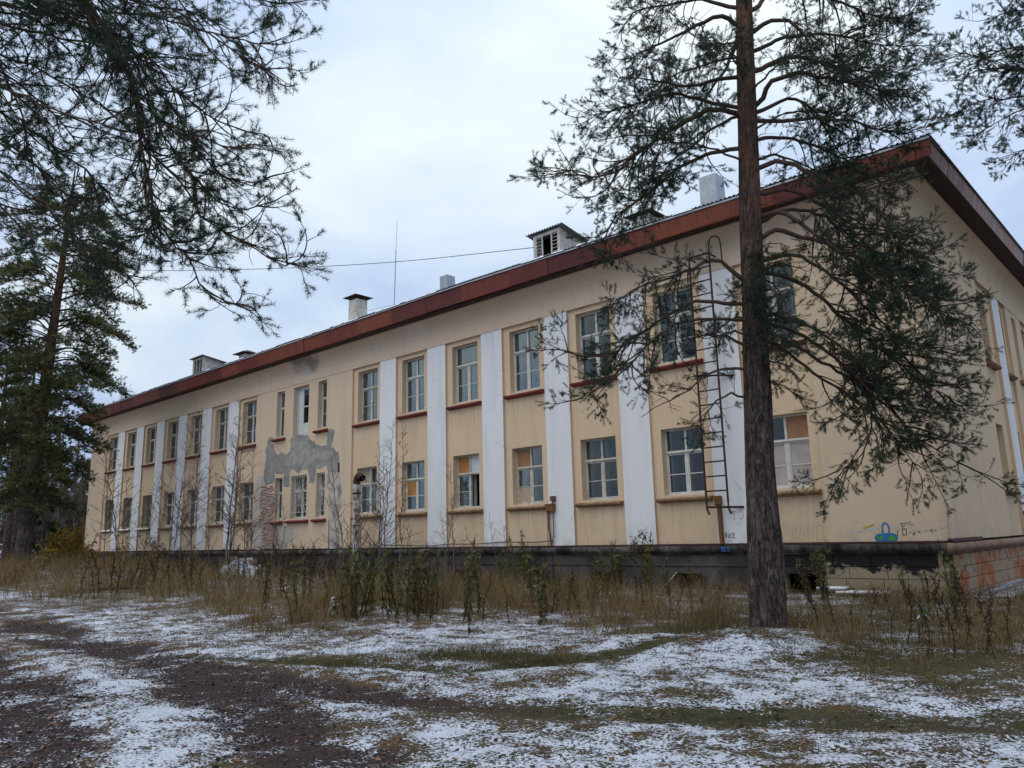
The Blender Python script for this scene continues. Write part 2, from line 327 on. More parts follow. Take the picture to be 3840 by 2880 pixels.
m = Mat('plinth_side', 0.95, 0.1); g = m.noise(1.0, 6, 0.68, loc=(1.3, 5.1, 2)); h = m.noise(2.6, 5, 0.7, loc=(7, 2, 0)); f = m.noise(24, 4)
c = m.ramp(g, (0.44, (0.35, 0.125, 0.055)), (0.53, (0.33, 0.255, 0.18))); c = m.mix(m.rng(h, 0.56, 0.72), c, (0.13, 0.06, 0.035)); c = m.mix(m.rng(f, 0.55, 0.8, 0, 0.5), c, (0.17, 0.10, 0.06)); m.col(c).bump(m.math('ADD', f, g), 0.5, 0.02); M['plinth_side'] = m.m
m = Mat('side_mould', 0.9, 0.15); g = m.noise(1.5, 5, 0.65); v = m.noise(9, 4); c = m.ramp(g, (0.35, (0.20, 0.125, 0.09)), (0.7, (0.36, 0.26, 0.20))); c = m.mix(m.rng(v, 0.55, 0.8, 0, 0.5), c, (0.13, 0.08, 0.06)); m.col(c).bump(v, 0.3, 0.01); M['side_mould'] = m.m
# window glass: mirror-like film over a see-through pane
m = Mat('window_glass', 0.05, 0.5); t = m.t; out = t.nodes['Material Output']; t.nodes.remove(m.b)
gl = m.n('ShaderNodeBsdfGlossy'); gl.inputs['Roughness'].default_value = 0.03; gl.inputs['Color'].default_value = (0.9, 0.92, 0.95, 1)
tr = m.n('ShaderNodeBsdfTransparent'); tr.inputs['Color'].default_value = (0.66, 0.71, 0.70, 1)
df = m.n('ShaderNodeBsdfDiffuse'); df.inputs['Color'].default_value = (0.30, 0.31, 0.30, 1)
fr = m.n('ShaderNodeFresnel'); fr.inputs['IOR'].default_value = 1.5
nb = m.n('ShaderNodeBump'); nb.inputs['Strength'].default_value = 0.25; nb.inputs['Distance'].default_value = 0.02; m.L(m.noise(2.2, 2), nb.inputs['Height']); m.L(nb.outputs[0], gl.inputs['Normal'])
mx0 = m.n('ShaderNodeMixShader'); m.put(mx0.inputs[0], m.rng(m.noise(3, 5, 0.7), 0.4, 0.85, 0.0, 0.10)); m.L(tr.outputs[0], mx0.inputs[1]); m.L(df.outputs[0], mx0.inputs[2])
mx = m.n('ShaderNodeMixShader'); m.put(mx.inputs[0], m.math('ADD', m.math('MULTIPLY', fr.outputs[0], 0.55), 0.02, True)); m.L(mx0.outputs[0], mx.inputs[1]); m.L(gl.outputs[0], mx.inputs[2]); m.L(mx.outputs[0], out.inputs[0]); M['window_glass'] = m.m
# bark, twigs, needles
m = Mat('pine_bark', 0.95, 0.1); z = m.xyz()[2]; g = m.noise(3, 5, 0.7); f = m.noise(26, 4, 0.7, stretch=(1, 1, 0.35)); v = m.noise(13, 5, 0.62, 0.6, stretch=(1, 1, 0.16)); v = m.math('MULTIPLY', m.math('ABSOLUTE', m.math('SUBTRACT', v, .5)), 1.9)
low = m.mix(m.rng(g, 0.35, 0.7), (0.075, 0.054, 0.047), (0.185, 0.140, 0.120)); low = m.mix(m.rng(v, 0.0, 0.13, 0.9, 0.0), low, (0.014, 0.011, 0.011)); low = m.mix(m.rng(f, 0.52, 0.72, 0, 0.75), low, (0.27, 0.235, 0.215))
hi = m.mix(m.rng(g, 0.38, 0.66), (0.095, 0.062, 0.052), (0.25, 0.125, 0.068)); hi = m.mix(m.rng(f, 0.5, 0.75, 0, 0.6), hi, (0.16, 0.12, 0.11)); hi = m.mix(m.rng(v, 0.0, 0.08, 0.6, 0.0), hi, (0.05, 0.03, 0.027))
c = m.mix(m.rng(m.math('ADD', z, m.math('MULTIPLY', g, 4.0)), 5.5, 11.5), low, hi); m.col(c)
m.bump(m.math('ADD', m.math('MULTIPLY', m.rng(v, 0, 0.25), 1.0), m.math('MULTIPLY', f, 0.5)), 0.9, 0.03); M['pine_bark'] = m.m
def tinted(name, lo, hi, rough=0.8, trans=0.0, mid=None):
    m = Mat(name, rough, 0.2); c = m.ramp(m.attr('tint'), (0.0, lo), (1.0, hi))
    if mid: e = c.node.color_ramp.elements.new(0.5); e.color = tuple(mid) + (1,)
    m.col(c)
    if trans:
        t = m.n('ShaderNodeBsdfTranslucent'); m.L(c, t.inputs['Color']); x = m.n('ShaderNodeMixShader'); x.inputs[0].default_value = trans
        m.L(m.b.outputs[0], x.inputs[1]); m.L(t.outputs[0], x.inputs[2]); m.L(x.outputs[0], m.t.nodes['Material Output'].inputs[0])
    M[name] = m.m; return m
tinted('pine_limb', (0.042, 0.031, 0.028), (0.125, 0.078, 0.058), 0.9)
tinted('pine_needles', (0.018, 0.032, 0.020), (0.070, 0.100, 0.046), 0.55, 0.15, (0.035, 0.058, 0.033))
tinted('pine_needles_far', (0.034, 0.048, 0.024), (0.27, 0.25, 0.085), 0.6, 0.25, (0.105, 0.120, 0.045))
tinted('spruce_needles', (0.012, 0.022, 0.016), (0.045, 0.062, 0.035), 0.6)
tinted('birch_twig', (0.075, 0.055, 0.045), (0.26, 0.23, 0.20), 0.9)
tinted('dry_grass', (0.060, 0.040, 0.020), (0.40, 0.30, 0.15), 0.9, 0.25, (0.175, 0.118, 0.052))
tinted('short_grass', (0.030, 0.040, 0.014), (0.20, 0.145, 0.065), 0.9, 0.2, (0.075, 0.075, 0.028))
tinted('weed_green', (0.060, 0.042, 0.020), (0.22, 0.24, 0.075), 0.85, 0.3, (0.105, 0.115, 0.036))
m = [x for x in M['weed_green'].node_tree.nodes if x.type == 'BSDF_PRINCIPLED'][0]; nt_ = M['weed_green'].node_tree; src_ = m.inputs['Base Color'].links[0].from_socket; oi_ = nt_.nodes.new('ShaderNodeObjectInfo'); mr_ = nt_.nodes.new('ShaderNodeMapRange'); mr_.inputs[1].default_value = 0.35; mr_.inputs[4].default_value = 0.75; nt_.links.new(oi_.outputs['Random'], mr_.inputs[0]); mx_ = nt_.nodes.new('ShaderNodeMix'); mx_.data_type = 'RGBA'; nt_.links.new(mr_.outputs[0], mx_.inputs['Factor']); nt_.links.new(src_, mx_.inputs['A']); mx_.inputs['B'].default_value = (0.17, 0.125, 0.055, 1); nt_.links.new(mx_.outputs['Result'], m.inputs['Base Color'])
tinted('weed_brown', (0.028, 0.018, 0.012), (0.14, 0.088, 0.045), 0.9, 0.1, (0.07, 0.042, 0.024))
tinted('yellow_leaf', (0.10, 0.085, 0.015), (0.46, 0.27, 0.03), 0.8, 0.3, (0.27, 0.18, 0.025))
tinted('fallen_leaf', (0.06, 0.03, 0.02), (0.26, 0.13, 0.07), 0.9)
tinted('snowy_leaf', (0.05, 0.09, 0.03), (0.75, 0.78, 0.80), 0.8)
# ------------------------------------------------------------------ the building
XL, XR, YB = -32.7, 20.7, 15.5
rng = np.random.default_rng(5); RND = random.Random(7)
house = tag(empty('school_building', (0, 0, 0)), 'long two-storey ochre building with white pilasters, rusty red eaves and boarded or broken windows', 'building')
def FR(u, w, z): return (u, w, z + ZB)                 # front wall: u along the facade, w into the wall
def SI(u, w, z): return (XR - w, u, z + ZB)            # right end wall
PIL = [(3.0 * i, 3.0 * i + 1.056) for i in range(6)]; PIL = [(a - 28.0, b - 28.0) for a, b in [(3.0 * i + 0.004, 3.0 * i + 1.06) for i in range(6)]] + PIL
BAYS = [(-29.94, -28.0)] + [(-26.94 + 3 * i, -25.0 + 3 * i) for i in range(5)] + [(-11.94, -10.0)] + [(-1.944, 0.0)] + [(1.056 + 3 * i, 3.0 + 3 * i) for i in range(5)] + [(16.056, 18.0)]
UP_Z, LO_Z, BELT = (5.27, 7.50), (1.38, 3.31), 7.67
REV = 0.23
def wall_cells(mb, x0, x1, z0, z1, w, ops):
    xs = sorted({x0, x1, *[v for o in ops for v in o[:2]]}); zs = sorted({z0, z1, *[v for o in ops for v in o[2:4]]})
    for a, b in zip(xs, xs[1:]):
        for c, d in zip(zs, zs[1:]):
            mx, mz = (a + b) / 2, (c + d) / 2
            if any(o[0] < mx < o[1] and o[2] < mz < o[3] for o in ops): continue
            n = max(1, int((b - a) / 2.0))
            for i in range(n):
                p, q = a + (b - a) * i / n, a + (b - a) * (i + 1) / n
                mb.quad((p, w, c), (q, w, c), (q, w, d), (p, w, d))
    for o in ops:
        a, b, c, d = o[:4]; e = w + REV + 0.10
        mb.quad((a, w, c), (a, e, c), (a, e, d), (a, w, d)); mb.quad((b, w, c), (b, w, d), (b, e, d), (b, e, c))
        mb.quad((a, w, d), (a, e, d), (b, e, d), (b, w, d)); mb.quad((a, w, c), (b, w, c), (b, e, c), (a, e, c))
WIN = []                                               # (mapper, x0, x1, z0, z1, wallw, kind)
RC = 0.11
for i, (a, b) in enumerate(BAYS):
    c = (a + b) / 2 + 0.01; h = 0.685
    ops = [(c - h, c + h, *UP_Z), (c - h, c + h, *LO_Z)]
    baymb = MB(FR); wall_cells(baymb, a, b, 0, BELT, RC, ops)
    for s, x in ((1, a), (-1, b)): baymb.quad((x, 0.02, 0), (x, 0.02, BELT), (x, RC, BELT), (x, RC, 0))
    baymb.quad((a, 0.0, BELT), (b, 0.0, BELT), (b, RC, BELT), (a, RC, BELT)); baymb.build('bay_wall', M['warm_plaster'], house)
    for lv, o in enumerate(ops): WIN.append((FR, *o, RC, ('upper', 'lower')[lv], i))
# flat stretches
CEN = [(-8.15, -7.45, 5.30, 7.53, 'slit'), (-6.65, -5.34, 5.08, 7.53, 'door'), (-4.58, -3.90, 5.33, 7.53, 'slit'), (-8.10, -7.42, 1.35, 3.32, 'slit'), (-6.66, -5.33, 1.36, 3.32, 'sun'), (-4.58, -3.89, 1.36, 3.32, 'sunslit')]
mb = MB(FR); wall_cells(mb, -10.0, -1.944, 0, BELT, 0.02, [c[:4] for c in CEN]); mb.build('wall', M['ochre_plaster'], house)
for c in CEN: WIN.append((FR, c[0], c[1], c[2], c[3], 0.02, c[4], 20))
for a, b in ((XL, -29.94), (18.0, XR)): mb = MB(FR); wall_cells(mb, a, b, 0, BELT, 0.02, []); mb.build('wall', M['ochre_plaster'], house)
for a, b in PIL:
    p = MB(FR); p.box((a + .004, 0.02, 0.0), (b - .004, 0.15, BELT - 0.004)); p.build('pilaster', M['white_plaster'], house)
p = MB(FR); p.quad((XL, 0, BELT), (XR, 0, BELT), (XR, 0, 8.75), (XL, 0, 8.75)); p.quad((XL, 0, BELT), (XR, 0, BELT), (XR, 0.03, BELT), (XL, 0.03, BELT)); p.build('frieze', M['frieze_plaster'], house)
# right end wall
SB = [(6.62, 8.70, True), (9.76, 10.80, True), (13.34, 15.5, True)]
SW = [(6.76, 8.06, *UP_Z, 'upper', 0.11), (9.86, 10.56, *UP_Z, 'slit', 0.11), (11.72, 12.42, *UP_Z, 'slit', 0.02), (13.46, 14.8, *UP_Z, 'upper', 0.11), (6.76, 8.06, *LO_Z, 'lower', 0.11), (9.86, 10.56, *LO_Z, 'slit', 0.11), (11.72, 12.42, *LO_Z, 'slit', 0.02), (13.46, 14.8, *LO_Z, 'lower', 0.11)]
cuts = [(0.0, 6.62, 0), (6.62, 8.70, 1), (8.70, 9.76, 2), (9.76, 10.80, 1), (10.80, 13.34, 0), (13.34, YB, 1)]
for a, b, k in cuts:
    ops = [s[:4] for s in SW if a < (s[0] + s[1]) / 2 < b]
    mb = MB(SI); mb2 = MB(SI)
    if k == 0: wall_cells(mb, a, b, 0, BELT, 0.02, ops); mb.build('end_wall', M['ochre_plaster'], house)
    elif k == 1:
        wall_cells(mb2, a, b, 0, BELT, RC, ops)
        for x in (a, b): mb2.quad((x, 0.02, 0), (x, 0.02, BELT), (x, RC, BELT), (x, RC, 0))
        mb2.quad((a, 0.0, BELT), (b, 0.0, BELT), (b, RC, BELT), (a, RC, BELT)); mb2.build('bay_wall', M['warm_plaster'], house)
    else:
        p = MB(SI); p.box((a + .004, 0.02, 0.0), (b - .004, 0.15, BELT - 0.004)); p.build('pilaster', M['white_plaster'], house)
for s in SW: WIN.append((SI, *s[:4], s[5], s[4], 30))
p = MB(SI); p.quad((0, 0, BELT), (YB, 0, BELT), (YB, 0, 8.75), (0, 0, 8.75)); p.quad((0, 0, BELT), (YB, 0, BELT), (YB, 0.03, BELT), (0, 0.03, BELT)); p.build('frieze', M['ochre_plaster'], house)
p = MB(); p.quad((XL, 0.02, 0), (XL, YB, 0), (XL, YB, ZB + 8.75), (XL, 0.02, ZB + 8.75)); p.quad((XL, YB, 0), (XR, YB, 0), (XR, YB, ZB + 8.75), (XL, YB, ZB + 8.75)); p.build('rear_wall', M['ochre_plaster'], house)
# dim rooms behind the glass
p = MB(FR); p.quad((XL + .1, 5.5, -1), (XR - .5, 5.5, -1), (XR - .5, 5.5, 8.7), (XL + .1, 5.5, 8.7))
p.box((XL + 0.1, 0.45, 4.05), (XR - 0.5, 5.4, 4.35)); p.box((XL + 0.1, 0.45, 0.1), (XR - 0.5, 5.4, 0.3)); p.box((XL + 0.1, 0.45, 7.95), (XR - 0.5, 5.4, 8.1))
for x in [XL + 2.9 + 6.0 * i for i in range(9)]: p.box((x - 0.1, 0.45, 0.3), (x + 0.1, 5.4, 4.05)); p.box((x - 0.1, 0.45, 4.35), (x + 0.1, 5.4, 7.95))
p.build('inner_room', M['interior'], house)
# cove, soffit, fascia, roof
def eave_top(x): return 9.41 - 0.29 * max(0.0, (x - 5.0) / 16.5) ** 1.2
def eave_bot(x): return 8.77 - 0.08 * max(0.0, (x - 5.0) / 16.5)
cove = [(0.0, 8.05), (-0.008, 8.14), (-0.03, 8.30), (-0.075, 8.46), (-0.16, 8.60), (-0.27, 8.69), (-0.335, 8.725), (-0.345, 8.77), (0.0, 8.81)]
p = MB(FR); p.prism(cove, XL - 0.02, XR); p.build('cornice', M['frieze_plaster'], house, smooth=False)
p = MB(SI); p.prism(cove, -0.335, YB); p.build('cornice', M['ochre_plaster'], house)
SO = [(-0.44, 8.765), (-0.79, 8.765)]
p = MB(FR); p.quad((XL - .6, -0.28, 8.79), (XR + 0.28, -0.28, 8.79), (XR + 0.79, -0.80, 8.70), (XL - .6, -0.80, 8.79)); p.build('soffit', M['soffit_metal'], house)
p = MB(SI); p.quad((-0.28, -0.28, 8.79), (YB + .4, -0.28, 8.79), (YB + .4, -0.80, 8.79), (-0.79, -0.80, 8.70)); p.build('soffit', M['soffit_metal'], house)
xs = [XL - 0.62]
while xs[-1] < XR + 0.7: xs.append(xs[-1] + RND.uniform(1.7, 2.4))
xs[-1] = XR + 0.86
if xs[-1] - xs[-2] < 0.8: xs.pop(-2)
for i, (a, b) in enumerate(zip(xs, xs[1:])):
    p = MB(FR); o = RND.uniform(-0.016, 0.016); q = RND.uniform(-0.03, 0.03)
    ins = 0.12 if i == len(xs) - 2 else 0.0
    prof = lambda x, o: [(-0.785 + o, eave_bot(x) + q * .5), (-0.80 + o, eave_bot(x) + 0.03), (-0.865 + o, eave_top(x) - 0.03), (-0.83 + o, eave_top(x))]
    A, Bp = prof(a, o), prof(b, o)
    for k in range(3): p.quad((a, *A[k]), (b + 0.004 - (ins if k == 0 else 0), *Bp[k]), (b + 0.004, *Bp[k + 1]), (a, *A[k + 1]))
    p.quad((a, *A[0]), (b - ins, *Bp[0]), (b - ins, Bp[0][0] + 0.05, Bp[0][1] + 0.012), (a, A[0][0] + 0.05, A[0][1] + 0.012))
    for x, Q in ((a, A), (b + 0.004, Bp)): p.quad((x, *Q[0]), (x, Q[0][0] + .04, Q[0][1]), (x, Q[3][0], Q[3][1]), (x, *Q[2]))
    ob = p.build('fascia_panel', M['fascia_rust'], house)
ys = [-0.865]
while ys[-1] < YB + 0.5: ys.append(ys[-1] + RND.uniform(1.6, 2.3))
def et(y): return 9.12 + 0.12 * min(1, max(0, (y + 0.8) / 8))
def eb(y): return 8.69 + 0.06 * min(1, max(0, (y + 0.8) / 8))
for a, b in zip(ys, ys[1:]):
    p = MB(SI); o = RND.uniform(-0.01, 0.01)
    p.quad((a + (0.1 if a < 0 else 0), -0.78 + o, eb(a)), (b + .004, -0.78 + o, eb(b)), (b + .004, -0.86 + o, et(b) - .05), (a, -0.86 + o, et(a) - .05)); p.quad((a, -0.86 + o, et(a) - .05), (b + .004, -0.86 + o, et(b) - .05), (b + .004, -0.83 + o, et(b)), (a, -0.83 + o, et(a)))
    p.build('fascia_panel', M['fascia_peeled'], house)
p = MB(FR); X_ = list(np.linspace(XL - 0.62, XR + 0.88, 40))
for a, b in zip(X_, X_[1:]): p.box((a, -0.90, eave_top(a) - 0.004), (b, -0.84, eave_top(b) + 0.028)) if False else p.quad((a, -0.905, eave_top(a) - 0.03), (b, -0.905, eave_top(b) - 0.03), (b, -0.905, eave_top(b) + 0.022), (a, -0.905, eave_top(a) + 0.022))
for a, b in zip(X_, X_[1:]): p.quad((a, -0.905, eave_top(a) + 0.022), (b, -0.905, eave_top(b) + 0.022), (b, -0.80, eave_top(b) + 0.03), (a, -0.80, eave_top(a) + 0.03))
p.build('eave_trim', M['eave_trim'], house)
p = MB(SI); p.box((-0.88, -0.885, 9.08), (0.0, -0.83, 9.15))
for a, b in zip(ys, ys[1:]): p.quad((a, -0.885, et(a) - .01), (b, -0.885, et(b) - .01), (b, -0.885, et(b) + .035), (a, -0.885, et(a) + .035)); p.quad((a, -0.885, et(a) + .035), (b, -0.885, et(b) + .035), (b, -0.5, et(b) + .1), (a, -0.5, et(a) + .1))
p.build('eave_trim', M['fascia_rust'], house)
# corrugated roof, hipped at both ends
SL = 0.34
nx = int((XR - XL + 1.6) / 0.0325); U = np.linspace(XL - 0.70, XR + 0.92, nx); ph = np.arange(nx) * (2 * PI * 0.0325 / 0.13)
rows = [0, 0.25, 2.5, 5.0, 8.3]; V = []
for r in rows:
    y = -0.93 + r; lim_r = XR + 0.92 - r; lim_l = XL - 0.70 + r
    z = np.array([eave_top(min(max(x, XL), XR + .8)) for x in U]) + 0.055 + SL * r + 0.026 * np.sin(ph)
    if r == 0: z += rng.uniform(-0.008, 0.008, nx)
    V.append(np.stack([np.clip(U, lim_l, lim_r), np.full(nx, y), z + ZB], 1))
V = np.concatenate(V); idx = np.arange(len(rows) * nx).reshape(len(rows), nx)
Q = np.stack([idx[:-1, :-1], idx[:-1, 1:], idx[1:, 1:], idx[1:, :-1]], -1).reshape(-1, 4)
top = idx[-1]; RZ = ZB + 9.40 + 0.055 + SL * 8.3
Vx = np.array([[XL - .7, YB + .6, ZB + 9.3], [XR + .92, YB + .6, ZB + 9.25], [XR + .92 - 8.3, 7.37, RZ - .3], [XL - .7 + 8.3, 7.37, RZ], [XR + .92, -0.93, ZB + 9.13], [XL - .7, -0.93, ZB + 9.42]])
nV = len(V); Q2 = np.array([[nV + 3, nV + 2, nV + 1, nV]]); T2 = np.array([[nV + 2, nV + 4, nV + 1], [nV + 3, nV, nV + 5]])
me = npmesh('roof', np.concatenate([V, Vx]), [Q, Q2, T2], M['roof_cement'])
roof = link('roof', me, house)
# thin snow lying along the roof edge
sv = []; sq = []; k = 0
x = XL
while x < XR:
    L = RND.uniform(0.15, 1.5)
    if RND.random() < 0.62:
        xx = np.linspace(x, min(x + L, XR), max(3, int(L / 0.1)))
        for j, q in enumerate(xx):
            h = (0.010 + 0.030 * RND.random()) * (1 if 0 < j < len(xx) - 1 else 0.2); zt = ZB + eave_top(q) + 0.03
            sv += [(q, -0.945, zt), (q, -0.93, zt + h + 0.022), (q, -0.72, zt + h + 0.10)]
            if j: b = k + 3 * j; sq += [[b - 3, b, b + 1, b - 2], [b - 2, b + 1, b + 2, b - 1]]
        k += 3 * len(xx)
    x += L + RND.uniform(0.0, 0.5)
link('eave_snow', npmesh('eave_snow', sv, [np.array(sq)], M['snow'], True), house)['kind'] = 'stuff'

# plinth
p = MB(FR); p.box((3.2, -0.035, -0.045), (XR + 0.04, 0.05, -0.002)); p.build('flashing_strip', M['flashing'], house)
p = MB(SI); p.box((-0.035, -0.04, -0.03), (2.85, 0.05, 0.045)); p.build('flashing_strip', M['flashing'], house)
tor = [(0.05, -0.05)] + [(-0.055 - 0.105 * math.cos(t), -0.155 + 0.10 * math.sin(t)) for t in np.linspace(PI / 2, -PI / 2, 9)] + [(-0.055, -0.275), (-0.03, -0.30), (0.05, -0.30)]
p = MB(FR); p.prism(tor, XL, XR + 0.105); p.build('plinth_moulding', M['plinth_mould'], house, smooth=True)
p = MB(SI); p.prism(tor, -0.16, YB); p.build('plinth_moulding', M['side_mould'], house, smooth=True)
OPN = [(16.83, 17.70, -1.6, -0.755), (13.55, 14.45, -1.6, -0.80), (10.6, 11.4, -1.6, -0.80), (8.3, 8.7, -1.6, -0.78), (4.6, 5.4, -1.6, -0.80), (1.7, 2.5, -1.6, -0.80)]
p = MB(FR)
wall_cells(p, XL, 15.9, -1.7, -0.30, 0.0, [o for o in OPN if o[1] < 15.9]); p.box((XL, -0.035, -0.60), (15.9, 0.02, -0.54)); p.build('plinth', M['plinth_grey'], house)
p = MB(FR); p.quad((XL, 0.06, -1.7), (XR, 0.06, -1.7), (XR, 0.06, -0.3), (XL, 0.06, -0.3)) if False else None
p.box((15.9, 0.20, -1.7), (16.8, 0.3, -0.3)); p.box((17.72, 0.20, -1.7), (XR - .02, 0.3, -0.3)); p.box((16.8, 0.20, -0.76), (17.72, 0.3, -0.3)); p.build('plinth_core', M['plinth_grey'], house)
p = MB(SI); p.box((0.0, 0.20, -1.7), (YB, 0.3, -0.3)); p.build('plinth_core', M['plinth_side'], house)
def blocks(fn, runs, rows_, mat, w0, w1, seed):
    r = random.Random(seed)
    for (z0, z1) in rows_:
        for (a, b) in runs(z0, z1):
            x = a - r.uniform(0, 0.5)
            while x < b:
                L = r.uniform(0.62, 0.95); c, d = max(a, x), min(b, x + L)
                if d - c > 0.06:
                    q = MB(fn); j = r.uniform(-0.008, 0.008); q.box((c + 0.006, w0 + j, z0 + 0.006), (d - 0.006, w1, z1 - 0.006)); q.build('plinth_block', mat, house, bevel=0.006)
                x += L
ROWS = [(-0.585, -0.305), (-0.865, -0.585), (-1.145, -0.865), (-1.43, -1.145)]
blocks(FR, lambda z0, z1: [(15.9, XR)] if z1 > -0.76 else [(15.9, 16.83), (17.70, XR)], ROWS[:1], M['plinth_worn'], 0.0, 0.25, 3)
blocks(FR, lambda z0, z1: [(15.9, 16.83), (17.70, XR)], ROWS[1:], M['plinth_worn'], 0.0, 0.25, 4)
p = MB(FR); p.box((16.7, -0.006, -0.77), (17.85, 0.2, -0.592)); p.build('lintel', M['plinth_grey'], house)
blocks(SI, lambda z0, z1: [(0.012, 9.0)], ROWS, M['plinth_side'], -0.006, 0.25, 5)
p = MB(SI); p.quad((9.0, 0, -1.7), (YB, 0, -1.7), (YB, 0, -0.3), (9.0, 0, -0.3)); p.build('end_plinth', M['plinth_side'], house)
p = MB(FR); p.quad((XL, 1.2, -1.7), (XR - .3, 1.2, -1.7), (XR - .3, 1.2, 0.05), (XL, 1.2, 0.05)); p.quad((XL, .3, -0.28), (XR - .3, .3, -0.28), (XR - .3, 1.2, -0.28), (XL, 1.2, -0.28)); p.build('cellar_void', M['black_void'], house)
p = MB(FR)
for a, b in ((15.16, 15.30), (15.34, 15.40)): p.prism([(-0.163, -0.10), (-0.166, -0.155), (-0.150, -0.22), (-0.145, -0.22), (-0.14, -0.08)], a, b)
simple('blue_paint', (0.03, 0.10, 0.24), 0.6, 0.3, 0.2, 8); p.build('paint_mark', M['blue_paint'], house)

# windows -----------------------------------------------------------------
BOARD = {  # (bay, level): {pane: material}; panes tl tr ml mr bl br
    (7, 'lower'): {'tl': 'board_beige', 'tr': None}, (8, 'lower'): {'ml': 'ply_orange'}, (9, 'lower'): {'tl': 'ply_orange', 'tr': 'board_pale', 'mr': None, 'br': None},
    (10, 'lower'): {'tl': 'ply_brown', 'bl': 'board_beige'}, (13, 'lower'): {'tr': 'ply_brown', 'ml': 'board_mauve', 'mr': 'board_mauve', 'bl': 'board_mauve', 'br': 'board_mauve'}}
def window(fn, x0, x1, z0, z1, wall, kind, bay):
    d = wall + REV - 0.02; t = 0.055; mb = MB(fn)
    worn = 'window_paint' if RND.random() < 0.6 else 'window_paint_worn'
    if kind == 'door':
        mb.box((x0, d, z0), (x0 + t, d + .1, z1)); mb.box((x1 - t, d, z0), (x1, d + .1, z1)); mb.box((x0 + t, d, z1 - t), (x1 - t, d + .1, z1))
        o = mb.build('balcony_door', M['door_paint'], house, bevel=0.004)
        xm = x0 + 0.40
        for a, b, part in ((x0 + t + .005, xm, 'left'), (xm + .01, x1 - t - .005, 'right')):
            q = MB(fn); dd = d + 0.035
            q.box((a, dd, z0 + .01), (b, dd + .045, z0 + 0.72)); q.box((a + .07, dd - .012, z0 + .12), (b - .07, dd, z0 + .62)); q.box((a, dd, z1 - t - .09), (b, dd + .045, z1 - t - .005)); q.box((a, dd, z0 + .72), (a + .09, dd + .045, z1 - t - .09)); q.box((b - .09, dd, z0 + .72), (b, dd + .045, z1 - t - .09)); q.box((a + .09, dd, z0 + 1.47), (b - .09, dd + .045, z0 + 1.53))
            if part == 'left': q = MB(fn); q.box((a, dd, z0 + .01), (b, dd + .045, z1 - t - .005))
            q.build('door_leaf', M['door_paint'], o, bevel=0.004)
            if part == 'right':
                for c, e in ((z0 + .72, z0 + 1.47), (z0 + 1.53, z1 - t - .09)):
                    g = MB(fn); g.box((a + .09, dd + .02, c), (b - .09, dd + .026, e)); g.build('pane', M['window_glass'], o)
        return
    tz = z0 + (z1 - z0) * (0.655 if kind in ('upper',) else 0.645 if kind in ('lower', 'sun') else 0.64); xm = (x0 + x1) / 2; slit = kind in ('slit', 'sunslit')
    mb.box((x0, d, z0), (x0 + t, d + .1, z1)); mb.box((x1 - t, d, z0), (x1, d + .1, z1)); mb.box((x0 + t, d, z1 - t), (x1 - t, d + .1, z1)); mb.box((x0 + t, d, z0), (x1 - t, d + .1, z0 + t))
    mb.box((x0 + t, d - .02, tz - .045), (x1 - t, d + .1, tz + .045)); mb.box((x0 + t, d - .045, tz - .02), (x1 - t, d - .02, tz + .012))
    mb.box((x0 - .004, d - .05, z0 - .012), (x1 + .004, d, z0 + .02))
    cols = [(x0 + t, x1 - t)] if slit else [(x0 + t, xm - .04), (xm + .04, x1 - t)]
    single_top = (bay, kind) == (9, 'upper')
    if not slit: mb.box((xm - .04, d, z0 + t), (xm + .04, d + .1, tz - .045))
    if not slit and not single_top: mb.box((xm - .035, d, tz + .045), (xm + .035, d + .1, z1 - t))
    panes = []; s = 0.035; mid = (z0 + tz) / 2 - .02
    b = BOARD.get((bay, kind), {})
    for ci, (a, c) in enumerate(cols):
        L = 'lr'[ci] if not slit else 'l'; gone = b.get('m' + L, 1) is None and b.get('b' + L, 1) is None
        if not gone:
            for u0, u1 in ((a, a + s), (c - s, c)): mb.box((u0, d + .012, z0 + t), (u1, d + .07, tz - .045))
            mb.box((a + s, d + .012, z0 + t), (c - s, d + .07, z0 + t + s)); mb.box((a + s, d + .012, tz - .045 - s), (c - s, d + .07, tz - .045))
            if not (kind == 'slit' and bay == 20 and x0 < -8): mb.box((a + s, d + .02, mid - .014), (c - s, d + .06, mid + .014))
        panes += [('m' + L, a + s, c - s, mid + .014, tz - .045 - s), ('b' + L, a + s, c - s, z0 + t + s, mid - .014)]
        if not single_top: panes.append(('t' + L, a, c, tz + .045, z1 - t))
    if single_top: panes.append(('tl', x0 + t, x1 - t, tz + .045, z1 - t))
    o = mb.build('window', M[worn], house, bevel=0.004)
    if b: o['label'] = 'window with its right casement missing and boards above' if (bay, kind) == (9, 'lower') else 'window with boarded panes'
    elif bay in (0, 1, 2) and kind == 'lower': o['label'] = 'window behind a dark lattice grille'
    elif kind in ('sun', 'sunslit'): o['label'] = 'window behind a white sunburst grille'
    for nm, a, c, e, g in panes:
        if nm in b and b[nm] is None: continue
        q = MB(fn); mt = b.get(nm); q.box((a - .006, d + .035, e - .006), (c + .006, d + .041 + (0.012 if mt else 0), g + .006))
        q.build('board' if mt else 'pane', M[mt or 'window_glass'], o)
    # inner casement lining seen through the glass
    q = MB(fn); k = d + .10
    q.box((x0 - .02, k, z0 - .02), (x0 + .16, k + .20, z1 + .02)) ; q.box((x1 - .05, k, z0), (x1 + .02, k + .20, z1)); q.box((x0 + .16, k, z0 - .02), (x1 - .05, k + .2, z0 + .03))
    if not slit: q.box((xm - .04, k + .12, z0), (xm + .05, k + .20, z1))
    q.build('inner_casement', M['lining'], o)
    left = bay < 8 or bay == 20
